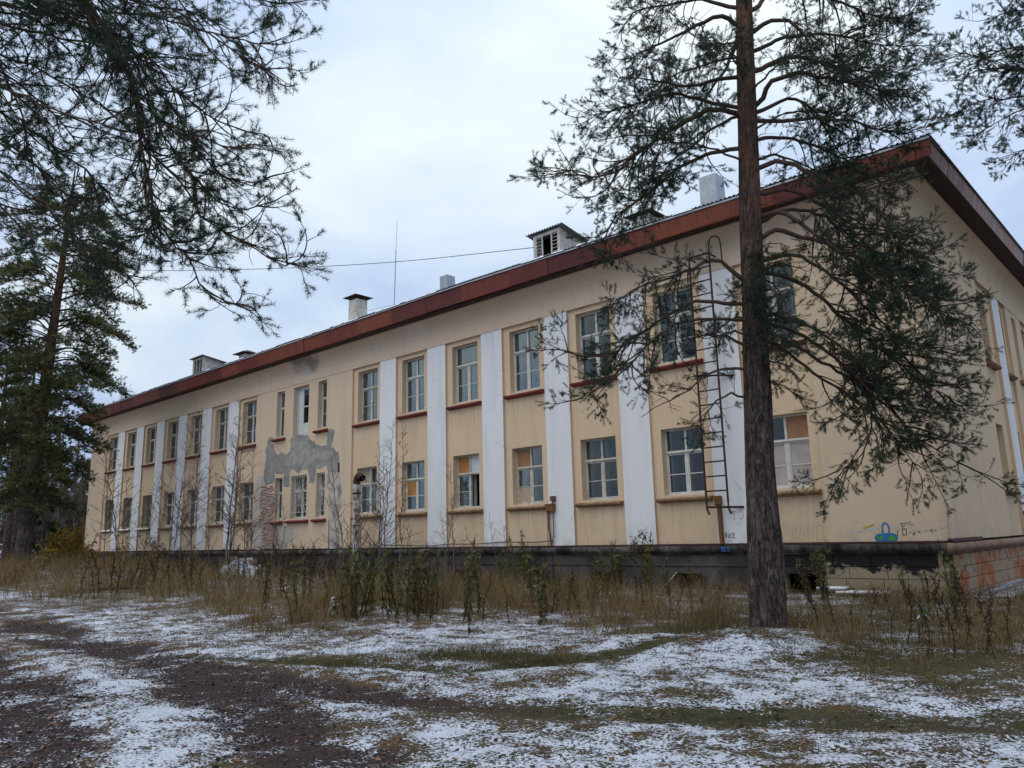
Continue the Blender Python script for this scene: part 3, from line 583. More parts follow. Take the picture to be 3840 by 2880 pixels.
    if (left and RND.random() < 0.8) or (not left and kind != 'lower' and RND.random() < 0.22):
        for a, c in (((x0 + .05, x0 + (x1 - x0) * RND.uniform(.35, .6)), (x1 - (x1 - x0) * RND.uniform(.12, .35), x1 - .03)) if not slit else ((x0 + .03, x1 - .03),)):
            n = max(6, int((c - a) / .05)); uu = np.linspace(a, c, n); ww = k + .30 + .035 * np.sin(uu * 34 + RND.random() * 6)
            q = MB(fn)
            for i in range(n - 1): q.quad((uu[i], ww[i], z0 + .03), (uu[i + 1], ww[i + 1], z0 + .03), (uu[i + 1], ww[i + 1], z1 - .05), (uu[i], ww[i], z1 - .05))
            q.build('curtain', M['curtain'], o)
    if (bay in (0, 1, 2) and kind == 'lower'):                     # barred windows of the far wing
        q = MB(fn); w = wall + .06; q.box((x0, w, z0), (x0 + .025, w + .025, z1)); q.box((x1 - .025, w, z0), (x1, w + .025, z1))
        n = 11; 
        for i in range(1, n): u = x0 + (x1 - x0) * i / n; q.box((u - .008, w, z0), (u + .008, w + .018, z1))
        for i in range(1, 14):
            zz = z0 + (z1 - z0) * i / 14
            for j in range(n): 
                if (i + j) % 2: u = x0 + (x1 - x0) * j / n; q.bar((u, w + .01, zz - .06), (u + (x1 - x0) / n, w + .01, zz + .06), .008)
        q.build('grille', M['grille_dark'], o)
    if kind in ('sun', 'sunslit'):                                 # sunburst grilles beside the porch
        q = MB(fn); w = wall + .05; cx, cz = (x0 + x1) / 2 - 0.02, z0 + (z1 - z0) * .58; a0, b0 = .07, .11
        for u0, u1, e, g in ((x0, x0 + .022, z0 + .04, z1 - .04), (x1 - .022, x1, z0 + .04, z1 - .04), (x0, x1, z0 + .04, z0 + .065), (x0, x1, z0 + .27, z0 + .29), (x0, x1, z1 - .065, z1 - .04)): q.box((u0, w, e), (u1, w + .02, g))
        for j in range(22):
            t_ = 2 * PI * (j + .5) / 22; dx, dz = math.cos(t_), math.sin(t_); far = min((x1 - cx if dx > 0 else cx - x0) / max(abs(dx), 1e-3), (z1 - .05 - cz if dz > 0 else cz - z0 - .28) / max(abs(dz), 1e-3))
            q.bar((cx + dx * a0, w + .01, cz + dz * b0), (cx + dx * far, w + .01, cz + dz * far), .008)
        for j in range(12):
            t0, t1 = 2 * PI * j / 12, 2 * PI * (j + 1) / 12; q.bar((cx + a0 * math.cos(t0), w + .01, cz + b0 * math.sin(t0)), (cx + a0 * math.cos(t1), w + .01, cz + b0 * math.sin(t1)), .011)
        q.build('grille', M['grille_paint'], o)
    # sill: mortar bed and painted ledge
    up = z0 > 4; q = MB(fn); sx0, sx1 = (x0 - .185, x1 + .185) if not slit and kind != 'sun' else (x0 - .12, x1 + .18)
    if kind == 'sun': sx0, sx1 = x0 - .18, x1 + .22
    zt = z0 - .10; n = 10; jag = [RND.uniform(-.008, .008) for _ in range(n + 1)]
    mat = 'sill_brown' if bay == 30 else 'sill_red' if up or bay == 20 else 'sill_brown'
    for i in range(n):
        a, c = sx0 + (sx1 - sx0) * i / n, sx0 + (sx1 - sx0) * (i + 1) / n; ja, jc = jag[i], jag[i + 1]
        pa = [(wall, zt + .03 + ja), (wall - .185, zt + ja * .6), (wall - .20, zt - .035), (wall - .175, zt - .075), (wall - .10, zt - .105), (wall, zt - .115)]
        pc = [(wall, zt + .03 + jc), (wall - .185, zt + jc * .6), (wall - .20, zt - .035), (wall - .175, zt - .075), (wall - .10, zt - .105), (wall, zt - .115)]
        for k2 in range(5): q.quad((a, *pa[k2]), (c, *pc[k2]), (c, *pc[k2 + 1]), (a, *pa[k2 + 1]))
        if i == 0: q.f.append([q.vert((a, *v)) for v in pa])
        if i == n - 1: q.f.append([q.vert((c, *v)) for v in pc][::-1])
    ob = q.build('window_sill', M[mat], house)
    q = MB(fn); q.prism([(d, z0 - .014), (wall - .01, z0 - .03), (wall - .03, zt + .02), (wall + .005, zt + .0), (d, zt)], x0 - .01, x1 + .01); q.build('sill_bed', M['sill_mortar'], ob)
    if bay in (0, 1, 2) and not up:
        q = MB(fn); q.prism([(wall, zt + .075), (wall - .15, zt + .05), (wall - .19, zt + .004), (wall, zt + .025)], sx0 + .03, sx1 - .03); q.build('snow_cap', M['snow'], ob)
for wdef in WIN: window(*wdef)

simple('cement_light', (0.36, 0.345, 0.30), 0.95, 0.1, 0.2, 3.5)
# weathered middle bay: patches stand a few millimetres proud with ragged edges
def ragged(poly, it=4, amp=0.16, seed=1):
    r = random.Random(seed); p = [Vector(q) for q in poly]
    for k in range(it):
        q = []
        for a, b in zip(p, p[1:] + p[:1]):
            d = b - a; nrm = Vector((-d.y, d.x)); q += [a, (a + b) / 2 + nrm * r.uniform(-amp, amp)]
        p = q
    return p
def patch(name, poly, w, thick, mat, it=4, amp=0.16, seed=1, fn=FR):
    p = ragged(poly, it, amp, seed); n = len(p)
    bm = bmesh.new(); f = [bm.verts.new(fn(q.x, w, q.y)) for q in p]; b = [bm.verts.new(fn(q.x, w + thick, q.y)) for q in p]
    es = [bm.edges.new((f[i], f[(i + 1) % n])) for i in range(n)]
    bmesh.ops.triangle_fill(bm, edges=es, use_beauty=True)
    for i in range(n): bm.faces.new((f[i], f[(i + 1) % n], b[(i + 1) % n], b[i]))
    bmesh.ops.recalc_face_normals(bm, faces=bm.faces)
    me = bpy.data.meshes.new(name); bm.to_mesh(me); bm.free(); me.materials.append(mat); return link(name, me, house)
patch('cement_patch', [(-8.9, 5.2), (-8.76, 5.38), (-8.36, 5.34), (-8.3, 4.75), (-7.96, 4.42), (-7.57, 4.53), (-6.84, 4.52), (-6.86, 5.06), (-5.3, 5.06), (-5.08, 4.87), (-4.16, 4.5), (-3.75, 4.45), (-3.8, 5.06), (-3.5, 5.24), (-3.22, 5.1), (-3.33, 4.66), (-3.45, 4.38), (-2.93, 4.12), (-2.85, 3.26), (-3.55, 3.26), (-3.6, 2.75), (-3.72, 2.72), (-3.74, 3.62), (-4.62, 3.58), (-4.72, 2.9), (-5.17, 2.9), (-5.26, 3.54), (-6.73, 3.62), (-6.78, 2.86), (-7.22, 2.86), (-7.3, 3.56), (-8.15, 3.62), (-8.22, 3.1), (-8.86, 3.05), (-9.15, 3.4)], 0.012, 0.012, M['cement_render'], 5, 0.17, 3)
patch('cement_patch', [(-6.75, 5.04), (-5.35, 5.04), (-5.3, 4.5), (-3.95, 4.25), (-3.3, 4.2), (-3.2, 3.9), (-4.6, 3.95), (-5.0, 3.75), (-6.9, 3.8), (-7.35, 3.95), (-7.2, 4.3), (-6.8, 4.4)], 0.007, 0.006, M['cement_light'], 5, 0.17, 21)
patch('bare_patch', [(-9.85, 3.55), (-9.2, 3.5), (-8.9, 3.02), (-8.9, 1.0), (-8.8, 0.02), (-9.98, 0.02), (-9.98, 2.0)], 0.014, 0.01, M['bare_plaster'], 4, 0.1, 5)
patch('bare_patch', [(-3.80, 3.2), (-2.9, 3.22), (-2.55, 2.5), (-2.75, 1.6), (-2.7, 0.9), (-2.6, 0.02), (-3.45, 0.02), (-3.5, 1.2), (-3.55, 1.22), (-3.55, 2.2)], 0.014, 0.01, M['bare_plaster'], 4, 0.12, 6)
patch('bare_patch', [(-7.7, 1.1), (-6.2, 1.05), (-6.3, 0.4), (-6.9, 0.2), (-7.2, 0.02), (-7.75, 0.02)], 0.015, 0.008, M['bare_plaster'], 4, 0.14, 9)
patch('cement_patch', [(-2.95, 2.6), (-2.7, 2.75), (-2.62, 2.3), (-2.85, 2.1)], 0.008, 0.01, M['cement_render'], 5, 0.17, 12)
patch('cement_patch', [(-3.2, 1.85), (-2.8, 1.95), (-2.85, 1.45), (-3.1, 1.3)], 0.008, 0.01, M['cement_render'], 5, 0.17, 13)
# brickwork laid bare left of the porch windows: thousands of thin courses, one mesh
bk = NB(); r = random.Random(11); bz = 0.02
def brick_edge(z): return (-9.3 + 0.45 * fbm(np.array([z * 1.7]), np.array([3.1]), 4)[0] - 0.2 + (0.35 if z < 1.0 else 0), -8.18 + 0.25 * fbm(np.array([z * 2.1]), np.array([8.1]), 9)[0] - 0.12 + (0.42 if z < 1.1 else 0) - (0.1 if z > 2.8 else 0))
BOXF = np.array([[0, 3, 2, 1], [4, 5, 6, 7], [0, 1, 5, 4], [1, 2, 6, 5], [2, 3, 7, 6], [3, 0, 4, 7]])
row = 0
while bz < 3.02:
    a, b = brick_edge(bz); x = a + r.uniform(-.2, 0) + (0.13 if row % 2 else 0)
    while x < b:
        w = 0.255
        if r.random() < 0.93:
            pr = r.uniform(-.004, .014); x1 = min(x + w - .012, b + .03)
            V = np.array([FR(*q) for q in ((x, -pr - .012, bz), (x1, -pr - .012, bz), (x1, .03, bz), (x, .03, bz), (x, -pr - .012, bz + .066), (x1, -pr - .012, bz + .066), (x1, .03, bz + .066), (x, .03, bz + .066))])
            bk.add(V, BOXF, attr=min(1, max(0, r.gauss(0.62, .32))))
        x += w
    bz += 0.077; row += 1
tag(bk.build('exposed_brick', M['brick'], house), kind='stuff')
v = MB(FR)
for i in range(6): v.box((-2.90, -0.02, 3.24 + i * .07), (-2.78, 0.03, 3.28 + i * .07))
v.build('vent_bricks', M['dark_rust'], house)

# chimneys, dormers and other roof furniture (sub-parts of the roof)
def roofz(x, y): return ZB + eave_top(min(max(x, XL), XR)) + 0.05 + SL * (y + 0.93)
def chimney(x, y, w, d, ztop, capw, mat, capmat=M['dark_rust'], caph=.16, gap=.12):
    q = MB(); q.box((x - w / 2, y - d / 2, roofz(x, y) - .6), (x + w / 2, y + d / 2, ztop)); 
    if mat is not M['galvanized']: q.box((x - w / 2 - .015, y - d / 2 - .015, ztop - .45), (x + w / 2 + .015, y + d / 2 + .015, ztop - .40))
    o = q.build('chimney', mat, roof, bevel=.01)
    if capw:
        q = MB(); h = capw / 2; z = ztop + gap; a = [q.vert((x + sx * h, y + sy * h, z)) for sx, sy in ((-1, -1), (1, -1), (1, 1), (-1, 1))]; q.f.append(a[::-1]); t_ = q.vert((x, y, z + caph))
        for i in range(4): q.f.append([a[i], a[(i + 1) % 4], t_])
        for sx, sy in ((-1, -1), (1, -1), (1, 1), (-1, 1)): q.bar((x + sx * w * .42, y + sy * d * .42, ztop - .01), (x + sx * w * .42, y + sy * d * .42, z + .02), .014)
        q.build('chimney_cap', capmat, roof)
    return o
chimney(-6.05, 3.2, .68, .68, ZB + 12.42, 1.15, M['chimney_render'], gap=.14)
chimney(-17.3, 3.2, .72, .72, ZB + 11.55, 1.35, M['chimney_render'], gap=.05, caph=.28)
chimney(11.5, 3.0, .72, .72, ZB + 11.42, 1.15, M['chimney_render'], gap=.05, caph=.22)
chimney(0.75, 3.2, .50, .50, ZB + 12.0, 0, M['galvanized'])
chimney(14.05, 3.2, .62, .62, ZB + 12.15, 0, M['galvanized'])
def dormer(x0, x1, y0, ztop, shut):
    zb = roofz((x0 + x1) / 2, y0) - .15; yb = y0 + 2.6; q = MB()
    q.box((x0, y0, zb), (x0 + .09, y0 + .09, ztop)); q.box((x1 - .09, y0, zb), (x1, y0 + .09, ztop)); q.box((x0 + .09, y0, ztop - .12), (x1 - .09, y0 + .09, ztop)); q.box((x0 + .09, y0, zb), (x1 - .09, y0 + .09, zb + .12))
    q.quad((x0 + .02, y0 + .09, zb), (x0 + .02, yb, zb + .8), (x0 + .02, yb, ztop - .42), (x0 + .02, y0 + .09, ztop)); q.quad((x1 - .02, y0 + .09, zb), (x1 - .02, yb, zb + .8), (x1 - .02, yb, ztop - .42), (x1 - .02, y0 + .09, ztop))
    o = q.build('dormer', M['white_paint_worn'], roof)
    q = MB(); q.quad((x0 + .1, y0 + .5, zb), (x1 - .1, y0 + .5, zb), (x1 - .1, y0 + .5, ztop), (x0 + .1, y0 + .5, ztop)); q.build('dormer_void', M['black_void'], roof)
    w = (x1 - x0 - .18); q = MB()
    for a, b in ((x0 + .09, x0 + .09 + w * shut), (x1 - .09 - w * shut, x1 - .09)):
        q.box((a, y0 + .02, zb + .12), (a + .05, y0 + .06, ztop - .12)); q.box((b - .05, y0 + .02, zb + .12), (b, y0 + .06, ztop - .12)); n = 9
        for i in range(n):
            z = zb + .14 + (ztop - zb - .30) * i / (n - 1); q.bar((a + .05, y0 + .04, z), (b - .05, y0 + .04, z), .028, .006)
    q.build('louver', M['white_paint_worn'], roof)
    nx_ = int((x1 - x0 + .5) / .0325); uu = np.linspace(x0 - .25, x1 + .25, nx_); zz = .024 * np.sin(np.arange(nx_) * 2 * PI * .0325 / .13)
    Vd = np.concatenate([np.stack([uu, np.full(nx_, y0 - .16), ztop + .06 + zz], 1), np.stack([uu, np.full(nx_, yb), ztop - .38 + zz], 1), np.stack([uu, np.full(nx_, y0 - .16), ztop + .045 + zz], 1)])
    i = np.arange(nx_ - 1); link('dormer_roof', npmesh('dormer_roof', Vd, [np.stack([i, i + 1, nx_ + i + 1, nx_ + i], 1), np.stack([2 * nx_ + i, 2 * nx_ + i + 1, i + 1, i], 1)], M['roof_cement']), roof)
dormer(7.42, 8.72, 1.5, ZB + 11.50, .32)
dormer(-20.9, -19.55, 1.5, ZB + 11.62, .34)

# wall fittings fixed to the building
def tube_obj(name, pts, r, mat, parent, k=8, n=None):
    P = smooth_path(pts, n or max(3, 6 * len(pts)))[None]; V, Q = tubes(P, np.full(P.shape[:2], r), k); return link(name, npmesh(name, V, [Q], mat, True), parent)
q = MB(FR); q.box((9.0, -.14, 1.09), (9.31, .02, 1.325)); q.box((8.99, -.15, 1.30), (9.32, -.005, 1.335)); q.build('junction_box', M['rust_brown'], house, bevel=.008)
q = MB(FR); q.box((9.17, -.11, 1.42), (9.335, .02, 1.58)); q.build('junction_box', M['rust_brown'], house, bevel=.008)
for nm, pts, r in (('conduit', [(9.24, -.05, 1.42), (9.22, -.05, 1.32)], .022), ('conduit', [(9.05, -.05, 1.09), (9.07, -.06, .6), (9.12, -.07, .3), (9.14, -.06, 0)], .034), ('conduit', [(9.24, -.05, 1.09), (9.25, -.05, .5), (9.24, -.06, .28), (9.17, -.05, .1)], .02), ('conduit', [(9.0, -.03, 1.09), (8.985, -.03, .4), (8.985, -.03, 0)], .012), ('wall_cable', [(9.1, -.04, .16), (8.6, -.03, .12), (7.6, -.03, .13), (6.9, -.03, .14), (5.6, -.03, .09), (4.2, -.03, .10), (3.2, -.03, .05), (1.6, -.03, .08), (.2, -.03, .12)], .014), ('conduit', [(.2, -.05, 1.15), (.16, -.05, .5), (.16, -.05, 0)], .022)):
    tube_obj(nm, [FR(*a) for a in pts], r, M['rust_brown' if nm == 'conduit' else 'cable_black'], house)
q = MB(FR); 
for i in range(8):
    pass
me = None
bm = bmesh.new(); bmesh.ops.create_uvsphere(bm, u_segments=10, v_segments=6, radius=.085); bmesh.ops.scale(bm, vec=(1, .8, 1.15), verts=bm.verts); bmesh.ops.translate(bm, vec=FR(.21, -.07, 1.2), verts=bm.verts); me = bpy.data.meshes.new('lamp_cap'); bm.to_mesh(me); bm.free(); me.materials.append(M['rust_brown']); link('lamp_cap', me, house)
q = MB(FR); q.box((15.05, -.12, 1.05), (15.215, .02, 1.28)); q.box((15.03, -.125, 1.03), (15.20, -.02, 1.06)); q.build('junction_box', M['rust_brown'], house, bevel=.006)
q = MB(FR); q.box((15.10, -.10, -.02), (15.195, .02, 1.03)); q.build('conduit', M['rust_brown'], house, bevel=.01)
q = MB(FR); q.box((15.03, -.05, 0.0), (15.085, .02, 1.03)); q.build('conduit', M['white_paint_worn'], house, bevel=.006)
tube_obj('conduit', [FR(-3.45, -.02, 1.2), FR(-3.43, -.03, .6), FR(-3.43, -.03, 0)], .012, M['cable_black'], house)

# scrawls on the plaster: strokes lying on the wall
def scrawl(name, strokes, mat, r, fn=FR, w=-.003):
    mb_ = MB(fn)
    for s in strokes:
        for a, b in zip(s, s[1:]):
            d = Vector((b[0] - a[0], b[1] - a[1])); 
            if d.length < 1e-4: continue
            n = Vector((-d.y, d.x)).normalized() * r; e = d.normalized() * r * .5
            mb_.quad((a[0] - e.x - n.x, w, a[1] - e.y - n.y), (b[0] + e.x - n.x, w, b[1] + e.y - n.y), (b[0] + e.x + n.x, w, b[1] + e.y + n.y), (a[0] - e.x + n.x, w, a[1] - e.y + n.y)); w -= .00005
    return mb_.build(name, mat, house)
simple('marker_dark', (0.10, 0.09, 0.095), 0.9, 0.1, 0.2, 10, 0); simple('marker_grey', (0.40, 0.36, 0.35), 0.9, 0.1, 0.1, 10, 0); simple('marker_faint', (0.575, 0.435, 0.305), 0.9, 0.1, 0.1, 10, 0)
simple('spray_blue', (0.035, 0.20, 0.42), 0.8, 0.2, 0.2, 10, 0); simple('spray_green', (0.085, 0.30, 0.06), 0.8, 0.2, 0.2, 10, 0); simple('spray_light', (0.50, 0.50, 0.45), 0.9, 0.1, 0.1, 10, 0)
def arc(cx, cz, rx, rz, t0, t1, n=14): return [(cx + rx * math.cos(t), cz + rz * math.sin(t)) for t in np.linspace(t0, t1, n)]
PW = 0.017
scrawl('scrawl', [[(15.46, .835), (15.58, .835)], [(15.53, .835), (15.53, .62)], arc(15.73, .74, .075, .10, PI * .75, -PI * .75), [(15.63, .55), (15.645, .50)], [(15.64, .46), (15.642, .45)]], M['marker_grey'], .010, w=PW)
scrawl('scrawl', [[(15.235, .285), (15.25, .14), (15.285, .285)], [(15.315, .23), (15.315, .14)], [(15.315, .27), (15.317, .265)], [(15.355, .26), (15.355, .14)], [(15.415, .26), (15.357, .19), (15.42, .14)], [(15.51, .26), (15.455, .26), (15.455, .14), (15.515, .14)], [(15.455, .205), (15.50, .205)]], M['marker_dark'], .010, w=PW)
scrawl('scrawl', [arc(15.30, .055, .035, .035, 0, 2 * PI), arc(15.38, .06, .035, .03, PI, -PI * .4)], M['marker_grey'], .009, w=PW)
scrawl('scrawl', [[(17.04, .43), (17.04, .10)], arc(17.10, .35, .07, .08, PI / 2, -PI / 2), arc(17.10, .18, .08, .09, PI / 2, -PI / 2), [(17.22, .10), (17.30, .43), (17.38, .10)], [(17.46, .10), (17.46, .43), (17.60, .10), (17.60, .43)], [(17.68, .08), (17.70, .43), (17.82, .43), (17.84, .08)]], M['marker_faint'], .010, w=.105)
scrawl('scrawl', [arc(19.355, .28, .075, .14, PI * 1.15, -PI * .25, 18), [(19.28, .25), (19.26, .12)], [(19.41, .18), (19.40, .10)]], M['spray_blue'], .020, w=PW)
def disc(name, cx, cz, rx, rz, mat, w):
    q_ = MB(FR); q_.f.append([q_.vert((a, w, b)) for a, b in arc(cx, cz, rx, rz, 0, 2 * PI, 25)[:-1]]); return q_.build(name, mat, house)
disc('scrawl', 19.21, .075, .125, .105, M['spray_blue'], PW); disc('scrawl', 19.48, .085, .125, .105, M['spray_blue'], PW - .0006); disc('scrawl', 19.345, .095, .09, .10, M['spray_blue'], PW - .0012)
disc('scrawl', 19.21, .078, .065, .06, M['spray_green'], PW - .002); disc('scrawl', 19.475, .07, .078, .07, M['spray_green'], PW - .002)
scrawl('scrawl', [[(19.60, .12), (19.61, .24), (19.65, .25)], [(19.72, .14), (19.72, .40)], [(19.68, .40), (19.84, .41)], [(19.72, .27), (19.80, .28), (19.80, .14), (19.70, .14)], [(19.72, .34), (19.79, .35)], [(19.87, .19), (19.90, .20)], [(19.93, .14), (19.97, .20), (19.97, .13)], [(20.03, .20), (20.08, .21), (20.09, .17)], [(20.30, .22), (20.35, .24), (20.35, .18)], [(20.40, .22), (20.44, .23)]], M['marker_dark'], .009, w=PW)
scrawl('scrawl', [[(19.82, .42), (19.92, .44), (19.88, .40), (19.98, .37)], [(19.83, .38), (19.97, .35)]], M['marker_grey'], .012, w=PW)
scrawl('scrawl', [[(18.62, .20), (18.85, .27), (19.1, .28), (19.2, .30)], [(19.5, .30), (19.66, .34)]], M['spray_light'], .022, w=PW)
simple('spray_olive', (0.40, 0.37, 0.10), 0.9, 0.1, 0.1, 10, 0); scrawl('scrawl', [[(18.85, .31), (18.92, .33), (19.0, .36), (19.1, .385)]], M['spray_olive'], .024, w=PW)
scrawl('scrawl', [[(15.55, 4.62), (15.62, 4.80), (15.70, 4.62)], [(15.75, 4.62), (15.75, 4.78), (15.84, 4.70)]], M['spray_blue'], .016, w=PW)
# ------------------------------------------------------------------ ground
def seg_dist(X, Y, pts):
    d = np.full(X.shape, 1e9)
    for (x0, y0), (x1, y1) in zip(pts, pts[1:]):
        vx, vy = x1 - x0, y1 - y0; t = np.clip(((X - x0) * vx + (Y - y0) * vy) / (vx * vx + vy * vy + 1e-9), 0, 1)
        d = np.minimum(d, np.hypot(X - x0 - t * vx, Y - y0 - t * vy))
    return d
TRACK_A = [(13.0, -14.6), (15.63, -13.49), (16.7, -13.2), (18.17, -12.75), (18.9, -11.4), (19.24, -10.25), (19.63, -9.2)]
TRACK_B = [(9.5, -14.9), (13.2, -14.5), (16.3, -14.3), (18.2, -14.35), (19.59, -14.1), (20.8, -13.75), (21.83, -13.3), (23.0, -12.55), (23.95, -11.95), (27, -9.8)]
TRACK_C = [(-8, -13.6), (4.1, -13.99), (10.5, -14.35), (14.3, -14.7), (17.0, -15.1), (19.0, -15.6), (20.3, -15.9)]
MUD_D = [(-6, -15.5), (8.0, -16.0), (13.0, -16.3), (16.5, -16.9), (18.2, -17.2), (19.2, -17.7)]
GB = [(640, 1345, 1.3, 3.0, 1), (560, 1300, 1.5, 3.0, 1), (690, 1300, 1.2, 3, .9), (1330, 1335, 1.0, 2.6, 1), (1420, 1340, .9, 2.2, 1), (1510, 1345, .8, 1.8, 1), (1580, 1335, .7, 1.8, 1), (1270, 1300, 1.2, 3.5, .8), (1760, 1370, .6, 2.2, .9), (1860, 1375, .7, 1.8, 1), (1960, 1385, .7, 1.8, 1), (2060, 1380, .8, 1.9, 1), (2160, 1375, .9, 2.0, 1), (2200, 1300, 1.6, 3.0, .7), (780, 1300, 1.2, 2.5, .8), (900, 1305, 1.2, 2.5, .8), (1050, 1290, 1.5, 2.5, .5), (420, 1275, 2.2, 5, 1), (280, 1268, 2.6, 6, 1), (120, 1262, 3, 7, .9)]
GBW = {(b[0], b[1]): gat(b[0], b[1]) for b in GB}
def tallness(X, Y):                        # where the dead grass stands
    base = sstep(-9.6, -5.6, Y + 3.2 * (fbm(X * .35, Y * .35, 21) - .5) - 0.10 * (X - 16) * (X < 16)) * sstep(-.3, -1.1, Y)
    far = sstep(-11.5, -8.5, Y + fbm(X * .3, Y * .3, 24) * 2 - 1) * sstep(8, 4, X) * sstep(-.3, -1.1, Y)
    right = sstep(-10.8, -9.2, Y + 1.2 * fbm(X * .5, Y * .5, 26) - .6 - (X - 21.5) * .55) * sstep(20.6, 21.4, X) * sstep(.5, -1.5, Y - (X - 20.7) * .0)
    patchy = sstep(.38, .60, fbm(X * .5 + 4, Y * .5, 31))
    blob = np.zeros(X.shape)
    for (px, py, rx, ry, a) in GB:
        g0 = GBW[(px, py)]; blob = np.maximum(blob, a * np.exp(-(((X - g0[0]) * HF[1] - (Y - g0[1]) * HF[0]) / rx) ** 2 - (((X - g0[0]) * HF[0] + (Y - g0[1]) * HF[1]) / ry) ** 2))
    bt = np.clip(blob * 1.5 * (.35 + .9 * fbm(X * .8, Y * .8, 37)), 0, 1)
    return np.clip(np.maximum(bt, .8 * np.maximum(base, far) * (0.10 + .90 * patchy)), 0, 1) * (seg_dist(X, Y, TRACK_A) > .5)
def ground_fields(X, Y):
    und = 0.22 * (fbm(X * .12, Y * .12, 2) - .5) * sstep(60, 20, np.hypot(X - 18, Y + 9)) 
    d = (X - CAM[0]) * HF[0] + (Y - CAM[1]) * HF[1]
    rise = 0.55 * sstep(24, 42, d) * sstep(-3.2, -7.0, Y + .12 * X * (X < 0))
    mound = 0.20 * np.exp(-((X - 20.3) ** 2 + (Y + 8.9) ** 2) / 1.1) + 0.10 * np.exp(-((X - 19.6) ** 2 / 3 + (Y + 9.9) ** 2 / .6)) 
    dA, dB, dC, dD = (seg_dist(X, Y, t) for t in (TRACK_A, TRACK_B, TRACK_C, MUD_D))
    wob = (fbm(X * .9, Y * .9, 5) - .5)
    ta = sstep(.50, .05, dA + wob * .5); tb = sstep(.62, .05, dB + wob * .6); tc_ = sstep(.85, .05, dC + wob * 1.5) * (.35 + .65 * sstep(.28, .48, fbm(X * .8, Y * .8, 14))); td = sstep(1.0, .05, dD + wob * 1.8)
    t = np.maximum(np.maximum(ta, tb), np.maximum(tc_, td))
    lump = .045 * (fbm(X * 3.2, Y * 3.2, 7) - .5) + .050 * (fbm(X * 8, Y * 8, 8, 3) - .5)
    tl = tallness(X, Y)
    z = und + rise + mound - .045 * t + lump * (1 - .3 * t) + .05 * tl * fbm(X * 2, Y * 2, 9)
    big = fbm(X * .45, Y * .45, 40); med = fbm(X * 1.6, Y * 1.6, 41)
    fin = fbm(X * 5.5, Y * 5.5, 43); snow = .52 + .55 * (big - .5) + .95 * (med - .5) + .9 * (fin - .5) - .52 * t - .17 * tl - .28 * np.exp(-((X - 20.33) ** 2 + (Y + 8.57) ** 2) / .30) - 6.0 * lump
    snow = snow + .07 * np.exp(-((X - 20.0) ** 2 / 5 + (Y + 10.6) ** 2 / 2.0)) - .5 * sstep(45, 70, d) + .12 * sstep(8, 16, X) * sstep(-9, -12, Y)
    snow = snow - .25 * sstep(.5, .9, X - 20.9) * sstep(-4, -1, Y)
    for (px, py, rx, ry, a) in ((1950, 1430, 1.1, .7, .42), (2120, 1450, 1.1, .8, .5), (1800, 1415, .5, .5, .3), (1050, 1412, 1.3, .5, .4), (2180, 1500, .5, .35, .35), (500, 1300, 3, 1.5, .2)):
        g0 = gat(px, py); snow = snow - a * np.exp(-(((X - g0[0]) * HF[1] - (Y - g0[1]) * HF[0]) / rx) ** 2 - (((X - g0[0]) * HF[0] + (Y - g0[1]) * HF[1]) / ry) ** 2)
    green = np.clip(.30 * fbm(X * .7, Y * .7, 51) + .45 * ta + .15 * tb * sstep(19, 21, X) + .18 * sstep(17, 21, X), 0, 1)
    mud = np.clip(np.maximum(tc_, td) + tb * (.35 + .45 * sstep(21.5, 18, X)), 0, 1)
    return z, snow, green, mud, tl
def gz(x, y):
    X = np.atleast_1d(np.asarray(x, float)); Y = np.atleast_1d(np.asarray(y, float)); r = ground_fields(X, Y)[0]
    return r if np.ndim(x) else float(r[0])
def axis(parts):
    o = []
    for a, b, s in parts: o += list(np.arange(a, b - 1e-6, s))
    return np.array(o + [parts[-1][1]])
gx = axis([(-700, -160, 60), (-160, -60, 10), (-60, -20, 1.0), (-20, 4, .35), (4, 13, .10), (13, 25.5, .06), (25.5, 40, .5), (40, 100, 10), (100, 700, 60)])
gy = axis([(-500, -100, 50), (-100, -30, 6), (-30, -19, .6), (-19, -9, .06), (-9, -4, .09), (-4, 0.4, .16), (0.4, 40, 2.5), (40, 160, 12), (160, 700, 60)])
GX, GY = np.meshgrid(gx, gy); GZ, gs, gg, gm, gt = ground_fields(GX, GY)
gi = np.arange(GX.size).reshape(GX.shape); GQ = np.stack([gi[:-1, :-1], gi[:-1, 1:], gi[1:, 1:], gi[1:, :-1]], -1).reshape(-1, 4)
m = Mat('ground_snow', 0.9, 0.2)
n1_ = m.noise(9, 5, 0.65); n2_ = m.noise(36, 4, 0.7); n3_ = m.noise(2.2, 4, 0.6); n4_ = m.noise(120, 2, 0.6)
soil = m.mix(m.rng(n2_, .35, .7), (0.024, 0.015, 0.016), (0.085, 0.055, 0.052)); dead = m.mix(m.rng(n2_, .35, .7), (0.040, 0.026, 0.015), (0.22, 0.145, 0.075)); moss = m.mix(m.rng(n1_, .35, .7), (0.020, 0.026, 0.010), (0.085, 0.082, 0.032))
c = m.mix(m.rng(m.math('ADD', m.attr('green'), m.math('MULTIPLY', n3_, .5)), .45, .80), dead, moss); c = m.mix(m.rng(m.math('ADD', m.attr('mud'), m.math('MULTIPLY', n1_, .5)), .5, .95), c, soil)
k = m.math('ADD', m.attr('snow'), m.math('ADD', m.math('MULTIPLY', m.math('SUBTRACT', n1_, .5), 1.5), m.math('MULTIPLY', m.math('SUBTRACT', n2_, .5), 2.4)))
k = m.math('ADD', k, m.math('MULTIPLY', m.math('SUBTRACT', n4_, .5), .6))
sf = m.rng(k, .46, .60); snowc = m.mix(m.rng(n2_, .35, .7), (0.54, 0.585, 0.70), (0.73, 0.77, 0.86)); m.col(m.mix(sf, c, snowc))
